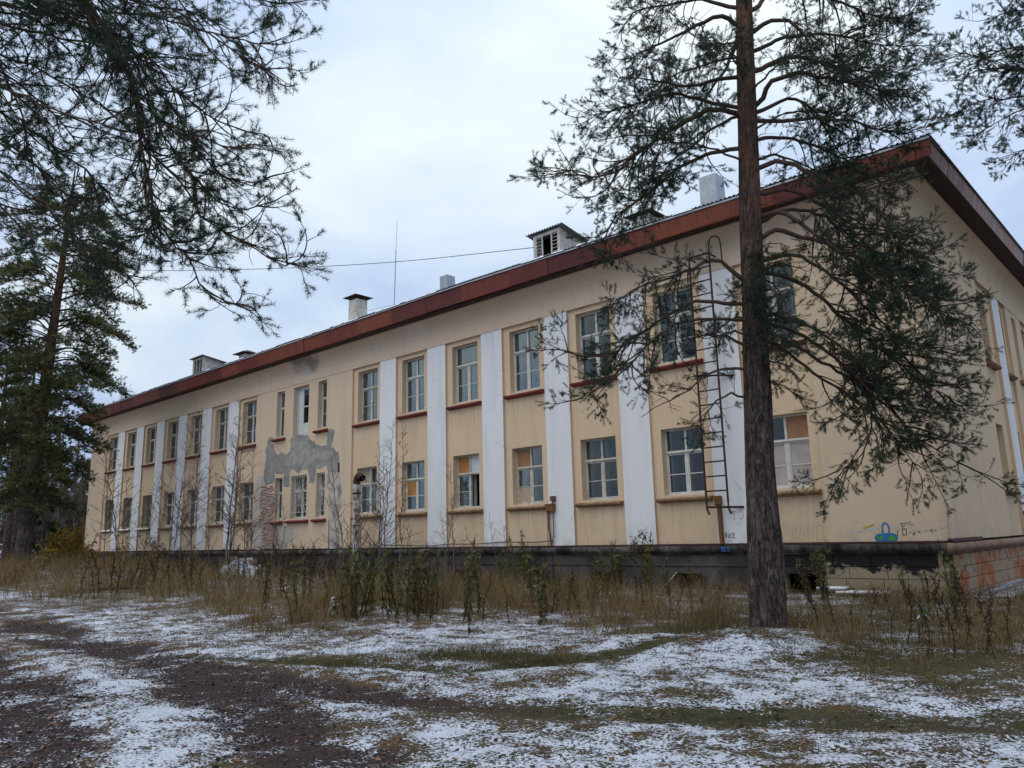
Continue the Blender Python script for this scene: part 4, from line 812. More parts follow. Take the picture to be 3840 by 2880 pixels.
m.bump(m.math('ADD', m.math('MULTIPLY', sf, .7), m.math('ADD', m.math('MULTIPLY', n2_, .9), m.math('MULTIPLY', n4_, .3))), .9, .03); m.put(m.b.inputs['Roughness'], m.rng(sf, 0, 1, .95, .6)); M['ground_snow'] = m.m
gme = npmesh('ground', np.stack([GX.ravel(), GY.ravel(), GZ.ravel()], 1), [GQ], M['ground_snow'], True, {'snow': gs.ravel(), 'green': gg.ravel(), 'mud': gm.ravel()})
tag(link('ground', gme), kind='structure')

# ------------------------------------------------------------------ grass, litter
def in_view(X, Y, margin=1.12):
    dx, dy = X - CAM[0], Y - CAM[1]; f = dx * HF[0] + dy * HF[1]; s = dx * HF[1] - dy * HF[0]
    return (f > 3.5) & (np.abs(s) < f * .69 * margin + 1)
def blades(name, mat, X, Y, H, W, lean, seed, kind_label, tint, segs=2):
    r = np.random.default_rng(seed); n = len(X); Z = gz(X, Y)
    an = r.uniform(0, 2 * PI, n); la = r.uniform(0, 2 * PI, n); L = lean * r.uniform(.2, 1.4, n) * H
    side = np.stack([np.cos(an), np.sin(an), np.zeros(n)], 1) * W[:, None] * .5; ld = np.stack([np.cos(la), np.sin(la)], 1)
    P0 = np.stack([X, Y, Z - .02], 1); rows = []
    for t in np.linspace(0, 1, segs + 1):
        c = P0.copy(); c[:, :2] += ld * (L * t ** 1.8)[:, None]; c[:, 2] += H * (t - .25 * np.minimum(lean, 1) * t ** 2.5)
        rows.append((c - side * (1 - .85 * t), c + side * (1 - .85 * t)))
    V = np.stack([q for a in rows for q in a], 1).reshape(-1, 3); m_ = 2 * (segs + 1); b = np.arange(n)[:, None] * m_
    F = np.concatenate([b + np.array([[2 * s, 2 * s + 1, 2 * s + 3, 2 * s + 2]]) for s in range(segs)])
    T = np.repeat(tint, m_) 
    me = npmesh(name, V, [F], mat, False, {'tint': T}); return tag(link(name, me), kind='stuff')
r = np.random.default_rng(77)
# tall dead grass
N = 330000; X = np.concatenate([r.uniform(-34, 26, N), r.uniform(8, 27, N // 2)]); Y = np.concatenate([r.uniform(-12.5, -.25, N), r.uniform(-11.5, -.25, N // 2)])
ok = in_view(X, Y); X, Y = X[ok], Y[ok]; tl = tallness(X, Y); d = np.hypot(X - CAM[0], Y - CAM[1]); cl = sstep(.42, .62, fbm(X * 1.9, Y * 1.9, 61)); keep = r.random(len(X)) < tl ** 1.3 * (.06 + .85 * cl ** 1.4) * np.clip(22 / d, .35, 1); X, Y, tl, d = X[keep], Y[keep], tl[keep], d[keep]
if len(X) > 95000: s_ = r.choice(len(X), 95000, replace=False); X, Y, tl, d = X[s_], Y[s_], tl[s_], d[s_]
H = 1.18 * r.uniform(.15, .85, len(X)) ** 1.1 * (.35 + 1.0 * fbm(X * .9, Y * .9, 66)) * (.40 + .60 * tl) * (1 + .55 * sstep(12, 4, X)) * (1 - .25 * sstep(18, 21, X)); blades('dry_grass', M['dry_grass'], X, Y, H, np.clip(.0022 + .00030 * d, .0035, .014) * r.uniform(.5, 1.4, len(X)), .8, 3, '', np.clip(r.normal(.10, .32, len(X)) + .75 * fbm(X * 1.1, Y * 1.1, 68), 0, 1), 2)
# short turf poking through the snow
N = 260000; X = r.uniform(-6, 26, N); Y = r.uniform(-18.2, -6, N); ok = in_view(X, Y, 1.05) & (r.random(N) < np.clip(14 / np.hypot(X - CAM[0], Y - CAM[1]), .15, 1)); X, Y = X[ok], Y[ok]
_, s_, g_, m_, t_ = ground_fields(X, Y); pr = np.clip(1.15 - 1.05 * s_, .25, 1) * (1 - .78 * m_) * sstep(.38, .6, fbm(X * 3, Y * 3, 71)); keep = r.random(len(X)) < pr; X, Y, g_ = X[keep], Y[keep], g_[keep]
if len(X) > 72000: q_ = r.choice(len(X), 72000, replace=False); X, Y, g_ = X[q_], Y[q_], g_[q_]
blades('short_grass', M['short_grass'], X, Y, r.uniform(.018, .085, len(X)), r.uniform(.003, .008, len(X)), 1.2, 5, '', np.clip(.75 - g_ + r.normal(0, .25, len(X)), 0, 1), 2)
# thicker tussocks along the near track and in the belt
cx = []; cy = []
for (px, py, n_, sp) in ((1010, 1405, 900, .34), (1090, 1415, 900, .30), (930, 1410, 500, .25), (1180, 1418, 500, .25), (2110, 1395, 260, .16), (2050, 1490, 160, .12), (760, 1420, 400, .3), (1480, 1370, 700, .35), (1850, 1420, 500, .4), (1960, 1400, 600, .4)):
    g0 = gat(px, py); cx.append(r.normal(g0[0], sp, n_)); cy.append(r.normal(g0[1], sp, n_))
X = np.concatenate(cx); Y = np.concatenate(cy); blades('tussock_grass', M['short_grass'], X, Y, r.uniform(.06, .24, len(X)), r.uniform(.004, .009, len(X)), 1.0, 8, '', np.clip(r.normal(.5, .25, len(X)), 0, 1), 3)
# fallen leaves
N = 2600; X = r.uniform(2, 25.5, N); Y = r.uniform(-17.8, -8, N); ok = in_view(X, Y); X, Y = X[ok], Y[ok]; Z = gz(X, Y) + .012; n = len(X); a = r.uniform(0, 2 * PI, n); s = r.uniform(.012, .034, n); ti = r.normal(0, .35, (n, 2))
ux = np.stack([np.cos(a), np.sin(a), ti[:, 0]], 1) * s[:, None]; uy = np.stack([-np.sin(a), np.cos(a), ti[:, 1]], 1) * (s * .6)[:, None]; P = np.stack([X, Y, Z], 1)
V = np.stack([P - ux, P - uy * 1, P + ux, P + uy], 1).reshape(-1, 3); tag(link('fallen_leaves', npmesh('fallen_leaves', V, [np.arange(4 * n).reshape(-1, 4)], M['fallen_leaf'], False, {'tint': np.repeat(r.random(n), 4)})), kind='stuff')

# clods and pebbles on the bare ground
OCT = np.array([[1, 0, 0], [0, 1, 0], [-1, 0, 0], [0, -1, 0], [0, 0, 1], [0, 0, -.6]]); OF = np.array([[0, 1, 4], [1, 2, 4], [2, 3, 4], [3, 0, 4], [1, 0, 5], [2, 1, 5], [3, 2, 5], [0, 3, 5]])
N = 60000; X = r.uniform(4, 25.5, N); Y = r.uniform(-18, -10, N); ok = in_view(X, Y, 1.02); X, Y = X[ok], Y[ok]; z_, s_, g_, m_, t_ = ground_fields(X, Y); keep = r.random(len(X)) < np.clip(m_ * 1.1 - .1, .03, 1) * .75; X, Y, z_, m_ = X[keep], Y[keep], z_[keep], m_[keep]
n = len(X); S_ = r.lognormal(-4.75, .45, n).clip(.004, .03); P = (OCT[None] * r.uniform(.6, 1.3, (n, 6, 1))) * S_[:, None, None] * np.array([1, 1, .75]); a = r.uniform(0, 2 * PI, n); P = np.stack([P[..., 0] * np.cos(a)[:, None] - P[..., 1] * np.sin(a)[:, None], P[..., 0] * np.sin(a)[:, None] + P[..., 1] * np.cos(a)[:, None], P[..., 2]], -1) + np.stack([X, Y, z_ + S_ * .2], 1)[:, None]
tinted('clod', (0.020, 0.014, 0.014), (0.17, 0.125, 0.11), 0.95, 0, (0.06, 0.042, 0.038)); tag(link('clods', npmesh('clods', P.reshape(-1, 3), [(OF[None] + 6 * np.arange(n)[:, None, None]).reshape(-1, 3)], M['clod'], False, {'tint': np.repeat(r.random(n) ** 1.5, 6)})), kind='stuff')

# ------------------------------------------------------------------ conifers
def unit(v): return v / (np.linalg.norm(v, axis=-1, keepdims=True) + 1e-9)
def needles_mesh(S, Dv, L, r, n=34, ln=.058, wd=.0032, up=.0):
    """bottle-brush shoots: S base (k,3), Dv direction, L length -> verts, tris, tint"""
    k = len(S); t = r.random((k, n)) ** .7; base = S[:, None] + Dv[:, None] * (t * L[:, None])[..., None]
    ref = np.where(np.abs(Dv[:, 2:3]) > .9, np.array([1., 0, 0]), np.array([0, 0, 1.])); A = unit(np.cross(Dv, ref)); B = np.cross(Dv, A)
    ph = r.uniform(0, 2 * PI, (k, n)); al = r.uniform(.45, 1.25, (k, n)); rad = A[:, None] * np.cos(ph)[..., None] + B[:, None] * np.sin(ph)[..., None]
    nd = unit(Dv[:, None] * np.cos(al)[..., None] + rad * np.sin(al)[..., None] + np.array([0, 0, up])); ll = ln * r.uniform(.7, 1.15, (k, n))
    tip = base + nd * ll[..., None]; w = unit(np.cross(nd, r.normal(0, 1, (k, n, 3)))) * wd
    V = np.stack([base - w, base + w, tip], 2).reshape(-1, 3); T = np.arange(len(V)).reshape(-1, 3)
    tint = np.clip(np.repeat(r.normal(.45, .2, k), n) + r.normal(0, .15, k * n), 0, 1); return V, T, np.repeat(tint, 3)
def curve_pts(P0, D0, L, r, n=5, droop=.0, curl=.5, tipup=.25):
    """k short curved twigs as (k,n,3) points."""
    k = len(P0); P = np.empty((k, n, 3)); P[:, 0] = P0; D = unit(D0); wob = r.normal(0, curl, (k, 3))
    for i in range(1, n):
        t = i / (n - 1); D = unit(D + (wob + r.normal(0, curl * .7, (k, 3))) * (.45 / n * 2) + np.array([0, 0, -droop + (tipup + droop) * t * t]) * (2. / n))
        P[:, i] = P[:, i - 1] + D * (L / (n - 1))[:, None]
    return P, D
def limb(tree, pts, r0, rr, sec=8.0, seclen=.30, ter=11.0, terlen=(.10, .30), n_need=34, need=(.058, .0032), shoot=(.10, .20), start=.28, droop=.12, dead=False, matn='pine_needles', width=1.0, name='branch', curl=.95, extra=2):
    """one limb with its side twigs (one mesh) and its needles (a child mesh); pts in the tree's own space"""
    n = max(8, int(np.linalg.norm(np.diff(np.asarray(pts), axis=0), axis=1).sum() * 7)); P = smooth_path(pts, n); Ltot = np.linalg.norm(np.diff(P, axis=0), axis=1).sum()
    P[1:-1] += rr.normal(0, .012, (n - 2, 3)); R = np.linspace(r0, max(.006, r0 * .16), n); R[0] *= 1.35
    nb = NB(); V, Q = tubes(P[None], R[None], 7); nb.add(V, Q, attr=rr.uniform(.3, .8))
    k = max(3, int(Ltot * sec)); t = start + (1 - start) * np.sort(rr.random(k)) ** .9; t[-1] = 1.0; fi = t * (n - 1); i0 = np.clip(fi.astype(int), 0, n - 2); fr = (fi - i0)[:, None]
    S = P[i0] * (1 - fr) + P[i0 + 1] * fr; T = unit(P[i0 + 1] - P[i0]); ref = np.array([0, 0, 1.]); A = unit(np.cross(T, ref)); B = np.cross(A, T)
    ph = np.where(rr.random(k) < .72, np.where(np.arange(k) % 2 == 0, 0, PI) + rr.normal(0, .45, k), rr.uniform(0, 2 * PI, k)); rad = A * np.cos(ph)[:, None] + B * np.sin(ph)[:, None]
    al = rr.uniform(.55, 1.15, k); al[-1] = .1; D = T * np.cos(al)[:, None] + rad * np.sin(al)[:, None]
    L = Ltot * seclen * (.30 + .9 * np.sqrt(np.clip(1.05 - t, 0, 1)) * sstep(0, .3, t - start + .12)) * rr.uniform(.6, 1.3, k) * width; L = np.clip(L, .14, 2.2)
    P2, D2 = curve_pts(S, D, L, rr, 7, droop, curl); R2 = np.linspace(1, .3, 7)[None] * np.clip(.0055 + .010 * L, .005, r0 * .7)[:, None]
    V, Q = tubes(P2, R2, 4); nb.add(V, Q, attr=rr.uniform(.1, .5))
    # third order
    kt = np.maximum(2, (L * ter).astype(int)); si = np.repeat(np.arange(k), kt); tt = .22 + .78 * rr.random(len(si)); f2 = tt * 6; j0 = np.clip(f2.astype(int), 0, 5); g = (f2 - j0)[:, None]
    S3 = P2[si, j0] * (1 - g) + P2[si, j0 + 1] * g; T3 = unit(P2[si, j0 + 1] - P2[si, j0]); rad3 = unit(np.cross(T3, rr.normal(0, 1, T3.shape))); rad3[:, 2] *= .6; a3 = rr.uniform(.5, 1.1, len(si))[:, None]
    L3 = rr.uniform(*terlen, len(si)) * (.75 + .5 * (1 - tt)); P3, D3 = curve_pts(S3, T3 * np.cos(a3) + rad3 * np.sin(a3), L3, rr, 4, droop * .8, curl, .3)
    V, Q = tubes(P3, np.broadcast_to(np.array([.0042, .0036, .003, .0024]), (len(si), 4)), 3); nb.add(V, Q, attr=rr.uniform(.0, .35))
    wood = nb.build(name, M['pine_limb'], tree, True)
    if dead: return wood
    keep = rr.random(len(si)) < (.35 + .65 * tt); Lq = rr.uniform(*shoot, len(si))
    Ss = [P3[keep, -1] - D3[keep] * .05, P2[:, -1] - D2 * .06]; Ds = [D3[keep], D2]; Ls = [Lq[keep], rr.uniform(shoot[0] * 1.2, shoot[1] * 1.2, k)]
    half = keep & (rr.random(len(si)) < .35); m3 = P3[half, 2]; Ss.append(m3); Ds.append(unit(D3[half] + rr.normal(0, .8, (half.sum(), 3)))); Ls.append(rr.uniform(shoot[0] * .6, shoot[1] * .8, half.sum()))
    for rep in range(extra):
        for a_, d_, l_ in ((P3[keep, -1] - D3[keep] * .04, D3[keep], Lq[keep]), (P2[:, -1] - D2 * .05, D2, np.full(k, shoot[1]))):
            sel = rr.random(len(a_)) < .45; Ss.append(a_[sel]); Ds.append(unit(d_[sel] + unit(rr.normal(0, 1, (sel.sum(), 3))) * .85)); Ls.append(l_[sel] * rr.uniform(.5, .95, sel.sum()))
    S_, D_, L_ = np.concatenate(Ss), unit(np.concatenate(Ds)), np.concatenate(Ls)
    V, F, tn = needles_mesh(S_, D_, L_, rr, n_need, need[0], need[1], .06)
    nn = NB(); nn.add(V, F, attr=tn); o = nn.build('needles', M[matn], wood); tag(o, kind='stuff'); return wood
def trunk_mesh(path, radii, sides, seed, furrow=.03, crease=None, rings=None, fl=.30):
    L = np.linalg.norm(np.diff(np.asarray(path), axis=0), axis=1).sum(); n = rings or int(L * 16); P = smooth_path(path, n); R = np.interp(np.linspace(0, 1, n), np.linspace(0, 1, len(radii)), radii)
    V, Q = tubes(P[None], R[None], sides); V = V.reshape(n, sides, 3); c = P[:, None]; dv = V - c; an = np.arange(sides) / sides
    z = np.linspace(0, L, n)[:, None]; a = np.broadcast_to(an[None], (n, sides)); ca, sa = np.cos(a * 2 * PI), np.sin(a * 2 * PI)
    rid = np.abs(vnoise(ca * 7 + 20, sa * 7 + z * .9, seed) - .5) * 2; big = fbm(ca * 1.5 + 5, sa * 1.5 + z * .35, seed + 3) - .5; fine = vnoise(ca * 16 + 40, sa * 16 + z * 3.2, seed + 5) - .5
    f = 1 + big * .16 + (rid - .4) * furrow * 3.0 * np.clip(1.25 - z / (L * .55), .12, 1) + fine * furrow * 1.6
    flare = 1 + fl * np.exp(-z / .28) * (.75 + .5 * np.cos(a * 2 * PI * 5 + seed)) ; f = f * flare
    if crease is not None:
        da = np.abs((a - crease + .5) % 1 - .5); f = f * (1 - .20 * np.exp(-(da / .022) ** 2) * np.exp(-(z / 1.5) ** 2) - .03 * np.exp(-(da / .08) ** 2) * np.exp(-(z / 2.4) ** 2))
    V = c + dv * f[..., None]; return V.reshape(-1, 3), Q
def to_local(root, pts): return np.asarray(pts, float) - np.array(root.location)

# --- the pine in front of the facade
rr = np.random.default_rng(101)
base = gat(1668, 1372); D0 = (base[:2] - CAM[:2]) @ HF; base[2] = gz(base[0], base[1]) - .06
pine = tag(empty('pine_tree', tuple(base)), 'tall pine with thick furrowed trunk and drooping limbs, in front of the ladder', 'tree')
cl_ = [(1666, 1400), (1661, 1330), (1655, 1200), (1648, 1100), (1642, 1000), (1637, 880), (1633, 760), (1628, 620), (1622, 480), (1617, 330), (1611, 160), (1607, 0), (1603, -200), (1600, -420)]
path = np.array([at(x, y, D0) for x, y in cl_]); path[0] = base + np.array([0, 0, -.1]); wpx = [82, 77, 65, 59.5, 55, 51, 48.5, 44.5, 40.5, 36.5, 32.5, 29, 22, 12]
rad = [w * 3840 / 2212 / FPX * np.linalg.norm((p - CAM)) * np.dot(FW, (p - CAM)) / np.linalg.norm(p - CAM) / 2 for w, p in zip(wpx, path)]
V, Q = trunk_mesh(to_local(pine, path), rad, 72, 4, .035, crease=.80, rings=300, fl=.14); tk = link('trunk', npmesh('trunk', V, [Q], M['pine_bark'], True), pine)
def tr_at(y): return at(np.interp(y, [c[1] for c in cl_][::-1], [c[0] for c in cl_][::-1]), y, D0)
def L_(px, dd, r0, **kw):                    # limb through image points, swinging dd metres in depth by its tip
    n = len(px); pts = [tr_at(px[0][1])] + [at(x, y, D0 + dd * (i / (n - 1)) ** .9) for i, (x, y) in enumerate(px)][(1 if abs(px[0][0] - tr_at(px[0][1])[0]) < 0 else 0):]
    return limb(pine, to_local(pine, pts), r0, rr, **{**NK, **kw})
NK = dict(n_need=50, need=(.053, .0029), extra=2, sec=9.5, shoot=(.12, .23))
L_([(1594, 56), (1555, 36), (1486, 66), (1433, 91), (1402, 109), (1350, 128)], -.5, .045)
L_([(1592, 84), (1567, 150), (1539, 188), (1517, 219), (1486, 266)], .5, .040)
L_([(1598, 244), (1542, 237), (1486, 259), (1442, 284), (1392, 322), (1330, 372), (1270, 380), (1215, 366)], -.9, .050)
L_([(1595, 231), (1540, 225), (1455, 203), (1361, 228), (1298, 247), (1262, 252)], .8, .040)
L_([(1595, 169), (1558, 170), (1486, 185), (1408, 172), (1340, 168)], .1, .040)
L_([(1592, 19), (1517, 0), (1440, 10), (1375, 25), (1345, 60)], .7, .040)
L_([(1590, -60), (1520, -80), (1440, -60), (1390, -20)], -.6, .040)
L_([(1598, 320), (1540, 330), (1470, 360), (1400, 420), (1330, 470), (1300, 540)], .9, .040)
L_([(1596, 250), (1550, 270), (1500, 310), (1450, 350), (1420, 400)], -.6, .03)
L_([(1627, 69), (1661, 47), (1705, 44), (1730, 63), (1760, 119), (1790, 150)], -.6, .045)
L_([(1633, 156), (1674, 131), (1717, 123), (1767, 134), (1845, 150), (1925, 160), (1965, 172)], .5, .050)
L_([(1636, 225), (1661, 181), (1705, 159), (1767, 165), (1861, 185), (1925, 205), (1975, 212)], -.8, .050)
L_([(1639, 240), (1680, 222), (1714, 214), (1755, 237), (1780, 272), (1808, 322), (1835, 360)], .7, .040)
L_([(1642, 366), (1674, 348), (1720, 359), (1767, 381), (1815, 400), (1880, 440), (1930, 500), (1980, 560)], -.5, .045)
L_([(1642, 344), (1674, 336), (1730, 353), (1790, 380)], .7, .030)
L_([(1648, 469), (1680, 458), (1720, 478), (1767, 512), (1815, 545), (1880, 590), (1945, 625)], -.9, .045)
L_([(1648, 512), (1674, 497), (1730, 512), (1790, 527), (1850, 556), (1920, 600), (2000, 650), (2050, 672)], .2, .045)
L_([(1625, 20), (1690, -30), (1780, -10), (1860, 25), (1915, 40), (1960, 32)], .6, .045)
L_([(1622, -60), (1700, -120), (1800, -90), (1890, -40), (1955, -5)], -.7, .045)
L_([(1630, 110), (1700, 80), (1800, 75), (1890, 95), (1960, 100)], .9, .04)
L_([(1638, 260), (1700, 262), (1780, 255), (1860, 268), (1940, 290), (2015, 268)], -.3, .04)
L_([(1640, 300), (1710, 300), (1790, 330), (1870, 370), (1930, 420)], .9, .035)
L_([(1602, 604), (1573, 575), (1535, 561), (1487, 585), (1439, 604), (1382, 618), (1330, 650)], -.3, .042)
L_([(1602, 657), (1559, 652), (1506, 652), (1439, 681), (1367, 733), (1320, 765), (1260, 770), (1212, 756)], .2, .036, sec=6.5)
L_([(1602, 690), (1540, 690), (1460, 700), (1400, 745), (1350, 800), (1290, 840), (1255, 860)], -.6, .030, sec=5.5)
L_([(1602, 743), (1554, 724), (1506, 729), (1470, 760)], .6, .028, sec=6)
L_([(1612, 800), (1564, 796), (1520, 815), (1487, 843), (1411, 882)], -.4, .026, dead=True, sec=7)
L_([(1612, 860), (1570, 850), (1530, 890), (1505, 930)], -.5, .022, sec=6)
L_([(1660, 590), (1717, 605), (1775, 645), (1823, 690), (1880, 738), (1942, 786), (2005, 834), (2068, 867)], .3, .040)
L_([(1665, 680), (1720, 690), (1775, 719), (1830, 760), (1880, 800), (1930, 850), (1966, 885)], -.5, .036)
L_([(1668, 700), (1740, 730), (1810, 780), (1870, 840), (1885, 900), (1872, 960), (1840, 1000), (1812, 1016)], -.2, .034, sec=6, droop=.3)
L_([(1668, 720), (1760, 770), (1850, 830), (1930, 890), (1975, 940), (2030, 975), (2095, 1012)], .5, .034, sec=6, droop=.3)
L_([(1670, 740), (1750, 800), (1830, 850), (1910, 920), (1960, 980), (1990, 1030)], .1, .030, sec=6, droop=.3)
L_([(1650, 480), (1700, 450), (1780, 470), (1850, 520), (1930, 590), (2000, 650), (2060, 690)], .9, .036)
L_([(1656, 560), (1720, 550), (1800, 600), (1880, 670), (1950, 730), (2040, 760)], -.4, .036)
L_([(1648, 420), (1700, 410), (1770, 440), (1850, 490), (1930, 520), (2010, 590)], .4, .036)
for k in range(26):                          # short limbs toward and away from the viewer, all round the stem
    y = [30, 90, 150, 210, 290, 350, 560, 590, 620, 640, 660, 690, 710, 730, 750, 780, 800, 830, 570, 610, 650, 700, 740, 120, 180, 260][k]; s = rr.choice([-1, 1]); ln = rr.uniform(.7, 2.0) if y < 400 else rr.uniform(.35, .95); an = rr.uniform(-.75, .75) + (PI if k % 3 else 0)
    hd = -HF * math.cos(an) * (1 if k % 3 == 0 else -1); sdv = np.array([HF[1], -HF[0]]) * math.sin(an) * s; h = np.append(hd + sdv, 0) if k % 2 == 0 else np.append(-(HF) * math.cos(an / 2) + sdv, 0); h /= np.linalg.norm(h)
    p0 = tr_at(y); limb(pine, to_local(pine, [p0, p0 + h * ln * .35 + [0, 0, .06], p0 + h * ln * .7 + [0, 0, .03], p0 + h * ln + [0, 0, -.12]]), .022, rr, **{**NK, 'sec': 10, 'start': .3})
for k in range(12):                          # dead stubs
    y = rr.uniform(300, 900); an = rr.uniform(0, 2 * PI); ln = rr.uniform(.25, .8); h = np.array([math.cos(an), math.sin(an), rr.uniform(-.3, .3)]); p0 = tr_at(y)
    limb(pine, to_local(pine, [p0, p0 + h * ln * .5 + [0, 0, .04], p0 + h * ln]), .014, rr, sec=6, dead=True, ter=5)

# --- the pine whose limbs hang in from the left, its trunk outside the picture
rr = np.random.default_rng(202); DL = 6.6
b2 = at(-560, 1200, DL + .6); b2[2] = gz(b2[0], b2[1]) - .05
lp = tag(empty('pine_tree', tuple(b2)), 'near pine whose dark limbs hang down from the upper left edge, trunk beyond the edge', 'tree')
pth = [b2 + np.array([0, 0, -.1]), b2 + [.03, 0, 2], b2 + [.05, .05, 5], b2 + [.1, .05, 9], b2 + [.1, .1, 13]]
V, Q = trunk_mesh(to_local(lp, pth), [.27, .22, .19, .15, .08], 40, 9, .03, rings=130); link('trunk', npmesh('trunk', V, [Q], M['pine_bark'], True), lp)
def LL(px, dd, r0, up=1.0, **kw):
    pts = [at(x, y, DL + dd * (.3 + .7 * i / (len(px) - 1))) for i, (x, y) in enumerate(px)]
    z0 = min(max(pts[0][2] + up, 2.0), 12.5); s = b2 + np.array([.06, .05, z0 - b2[2]])
    k = dict(n_need=60, need=(.056, .0023), shoot=(.13, .24), sec=5.6, seclen=.20, ter=7.0, terlen=(.10, .26), start=.34, extra=1); k.update(kw)
    return limb(lp, to_local(lp, [s, s * .5 + pts[0] * .5 + [0, 0, .25]] + pts), r0, rr, **k)
LL([(60, -210), (140, -90), (182, 0), (200, 58), (236, 111), (284, 169), (298, 222), (307, 284), (310, 338), (324, 400), (331, 444), (338, 476), (345, 500)], 0, .050, seclen=.10, start=.45)
LL([(200, 30), (307, 284), (325, 420), (338, 476), (369, 516), (400, 551), (418, 582), (436, 618), (471, 650), (518, 657)], 0, .020, seclen=.085, start=.72, sec=5, ter=9)
LL([(190, 20), (290, 190), (307, 311), (378, 378), (413, 431), (449, 480), (511, 516), (569, 551), (618, 573), (646, 560)], .1, .022, seclen=.09, start=.62, sec=5.5)
LL([(170, -10), (270, 150), (298, 218), (342, 253), (400, 284), (480, 311), (545, 320)], -.2, .020, seclen=.11, start=.55)
LL([(160, -10), (249, 118), (320, 122), (345, 150), (400, 213), (489, 267), (570, 290)], .1, .022, seclen=.11, start=.5)
LL([(250, 100), (310, 340), (331, 444), (329, 498), (284, 516), (250, 545), (258, 573), (282, 603)], 0, .016, seclen=.07, start=.78, sec=5)
LL([(191, 20), (311, 30), (400, 53), (511, 84), (590, 95)], .2, .022, seclen=.13, start=.4, sec=6.5)
LL([(300, -20), (400, 40), (480, 95), (550, 140), (600, 148)], -.3, .022, seclen=.12, start=.4)
LL([(300, -60), (440, -30), (540, -10), (600, 8), (648, 4)], .1, .018, seclen=.08, start=.6)
LL([(230, 60), (330, 180), (390, 260), (440, 340), (520, 400), (575, 385)], .3, .02, seclen=.11, start=.5)
LL([(250, 90), (330, 250), (400, 360), (450, 420), (520, 452), (572, 440)], .2, .02, seclen=.10, start=.55)
LL([(-60, 30), (0, 51), (80, 71), (133, 87), (200, 95), (260, 130)], .3, .034, seclen=.17, start=.4)
LL([(-60, 160), (0, 182), (67, 213), (133, 244), (200, 262), (262, 282)], -.2, .03, seclen=.17, start=.4)
LL([(-60, 270), (0, 302), (58, 342), (116, 391), (150, 430), (165, 480)], .4, .028, seclen=.17, start=.42)
LL([(-60, 330), (0, 369), (53, 409), (98, 440), (150, 490), (165, 530)], -.3, .024, seclen=.15, start=.42)
LL([(-60, 90), (0, 116), (60, 135), (140, 180), (200, 213), (245, 250)], .6, .03, seclen=.17, start=.4)
LL([(-60, -40), (20, -20), (110, 20), (210, 60), (300, 100), (350, 130)], .5, .03, seclen=.16, start=.42)
LL([(-60, -90), (60, -50), (200, -20), (330, 10), (420, 30), (470, 50)], .3, .03, seclen=.15, start=.42)
LL([(-60, 220), (20, 250), (90, 300), (150, 340), (220, 400), (250, 450)], .8, .026, seclen=.15, start=.45)
LL([(-80, 400), (-20, 430), (30, 470), (70, 520), (90, 580)], .3, .022, seclen=.15, start=.5)
LL([(-60, 0), (30, 30), (100, 60), (150, 110), (190, 160)], .9, .026, seclen=.18, start=.45)
LL([(-60, 120), (10, 160), (60, 200), (120, 250), (170, 310)], .9, .026, seclen=.18, start=.45)
LL([(100, -120), (220, -60), (320, -30), (400, 0), (440, 40)], .9, .026, seclen=.16, start=.5)
LL([(-80, 60), (-20, 110), (20, 180), (50, 260), (60, 330)], .2, .026, seclen=.20, start=.45)

# --- pine reaching in at the upper right
rr = np.random.default_rng(303); DR = 15.5
b3 = at(2560, 1180, DR + .6); b3[2] = gz(b3[0], b3[1]) - .05
rp = tag(empty('pine_tree', tuple(b3)), 'pine reaching in at the upper right corner above the end wall, trunk beyond the edge', 'tree')
pth = [b3 + np.array([0, 0, -.1]), b3 + [0, .03, 4], b3 + [.05, .05, 9], b3 + [.05, .1, 15], b3 + [.05, .1, 19]]
V, Q = trunk_mesh(to_local(rp, pth), [.30, .25, .20, .13, .05], 36, 15, .03, rings=140); link('trunk', npmesh('trunk', V, [Q], M['pine_bark'], True), rp)
def LR(px, dd, r0, **kw):
    pts = [at(x, y, DR + dd * (i / (len(px) - 1))) for i, (x, y) in enumerate(px)]; s = b3 + np.array([.04, .05, min(pts[0][2] + .5, 18.5) - b3[2]])
    k = dict(n_need=48, need=(.056, .0036), extra=1, seclen=.20, start=.35, sec=8); k.update(kw); return limb(rp, to_local(rp, [s] + pts), r0, rr, **k)
LR([(2400, 60), (2300, 80), (2210, 100), (2130, 112), (2100, 118), (2055, 108)], -.4, .05)
LR([(2400, 150), (2300, 160), (2200, 150), (2120, 150), (2090, 165), (2070, 172)], .5, .045)
LR([(2400, 170), (2300, 200), (2210, 210), (2140, 215), (2105, 225), (2065, 243)], 0, .045)
LR([(2400, 240), (2300, 240), (2220, 235), (2160, 260), (2120, 285), (2100, 292)], .4, .04)
LR([(2400, -10), (2320, 0), (2240, 15), (2170, 30), (2120, 45)], .3, .045)
LR([(2400, -80), (2320, -70), (2250, -40), (2200, -10), (2180, 10)], -.3, .045)
LR([(2420, 280), (2330, 280), (2260, 300), (2200, 330), (2180, 350)], .2, .04)
LR([(2420, 100), (2320, 120), (2240, 130), (2180, 180), (2150, 220)], .8, .04)

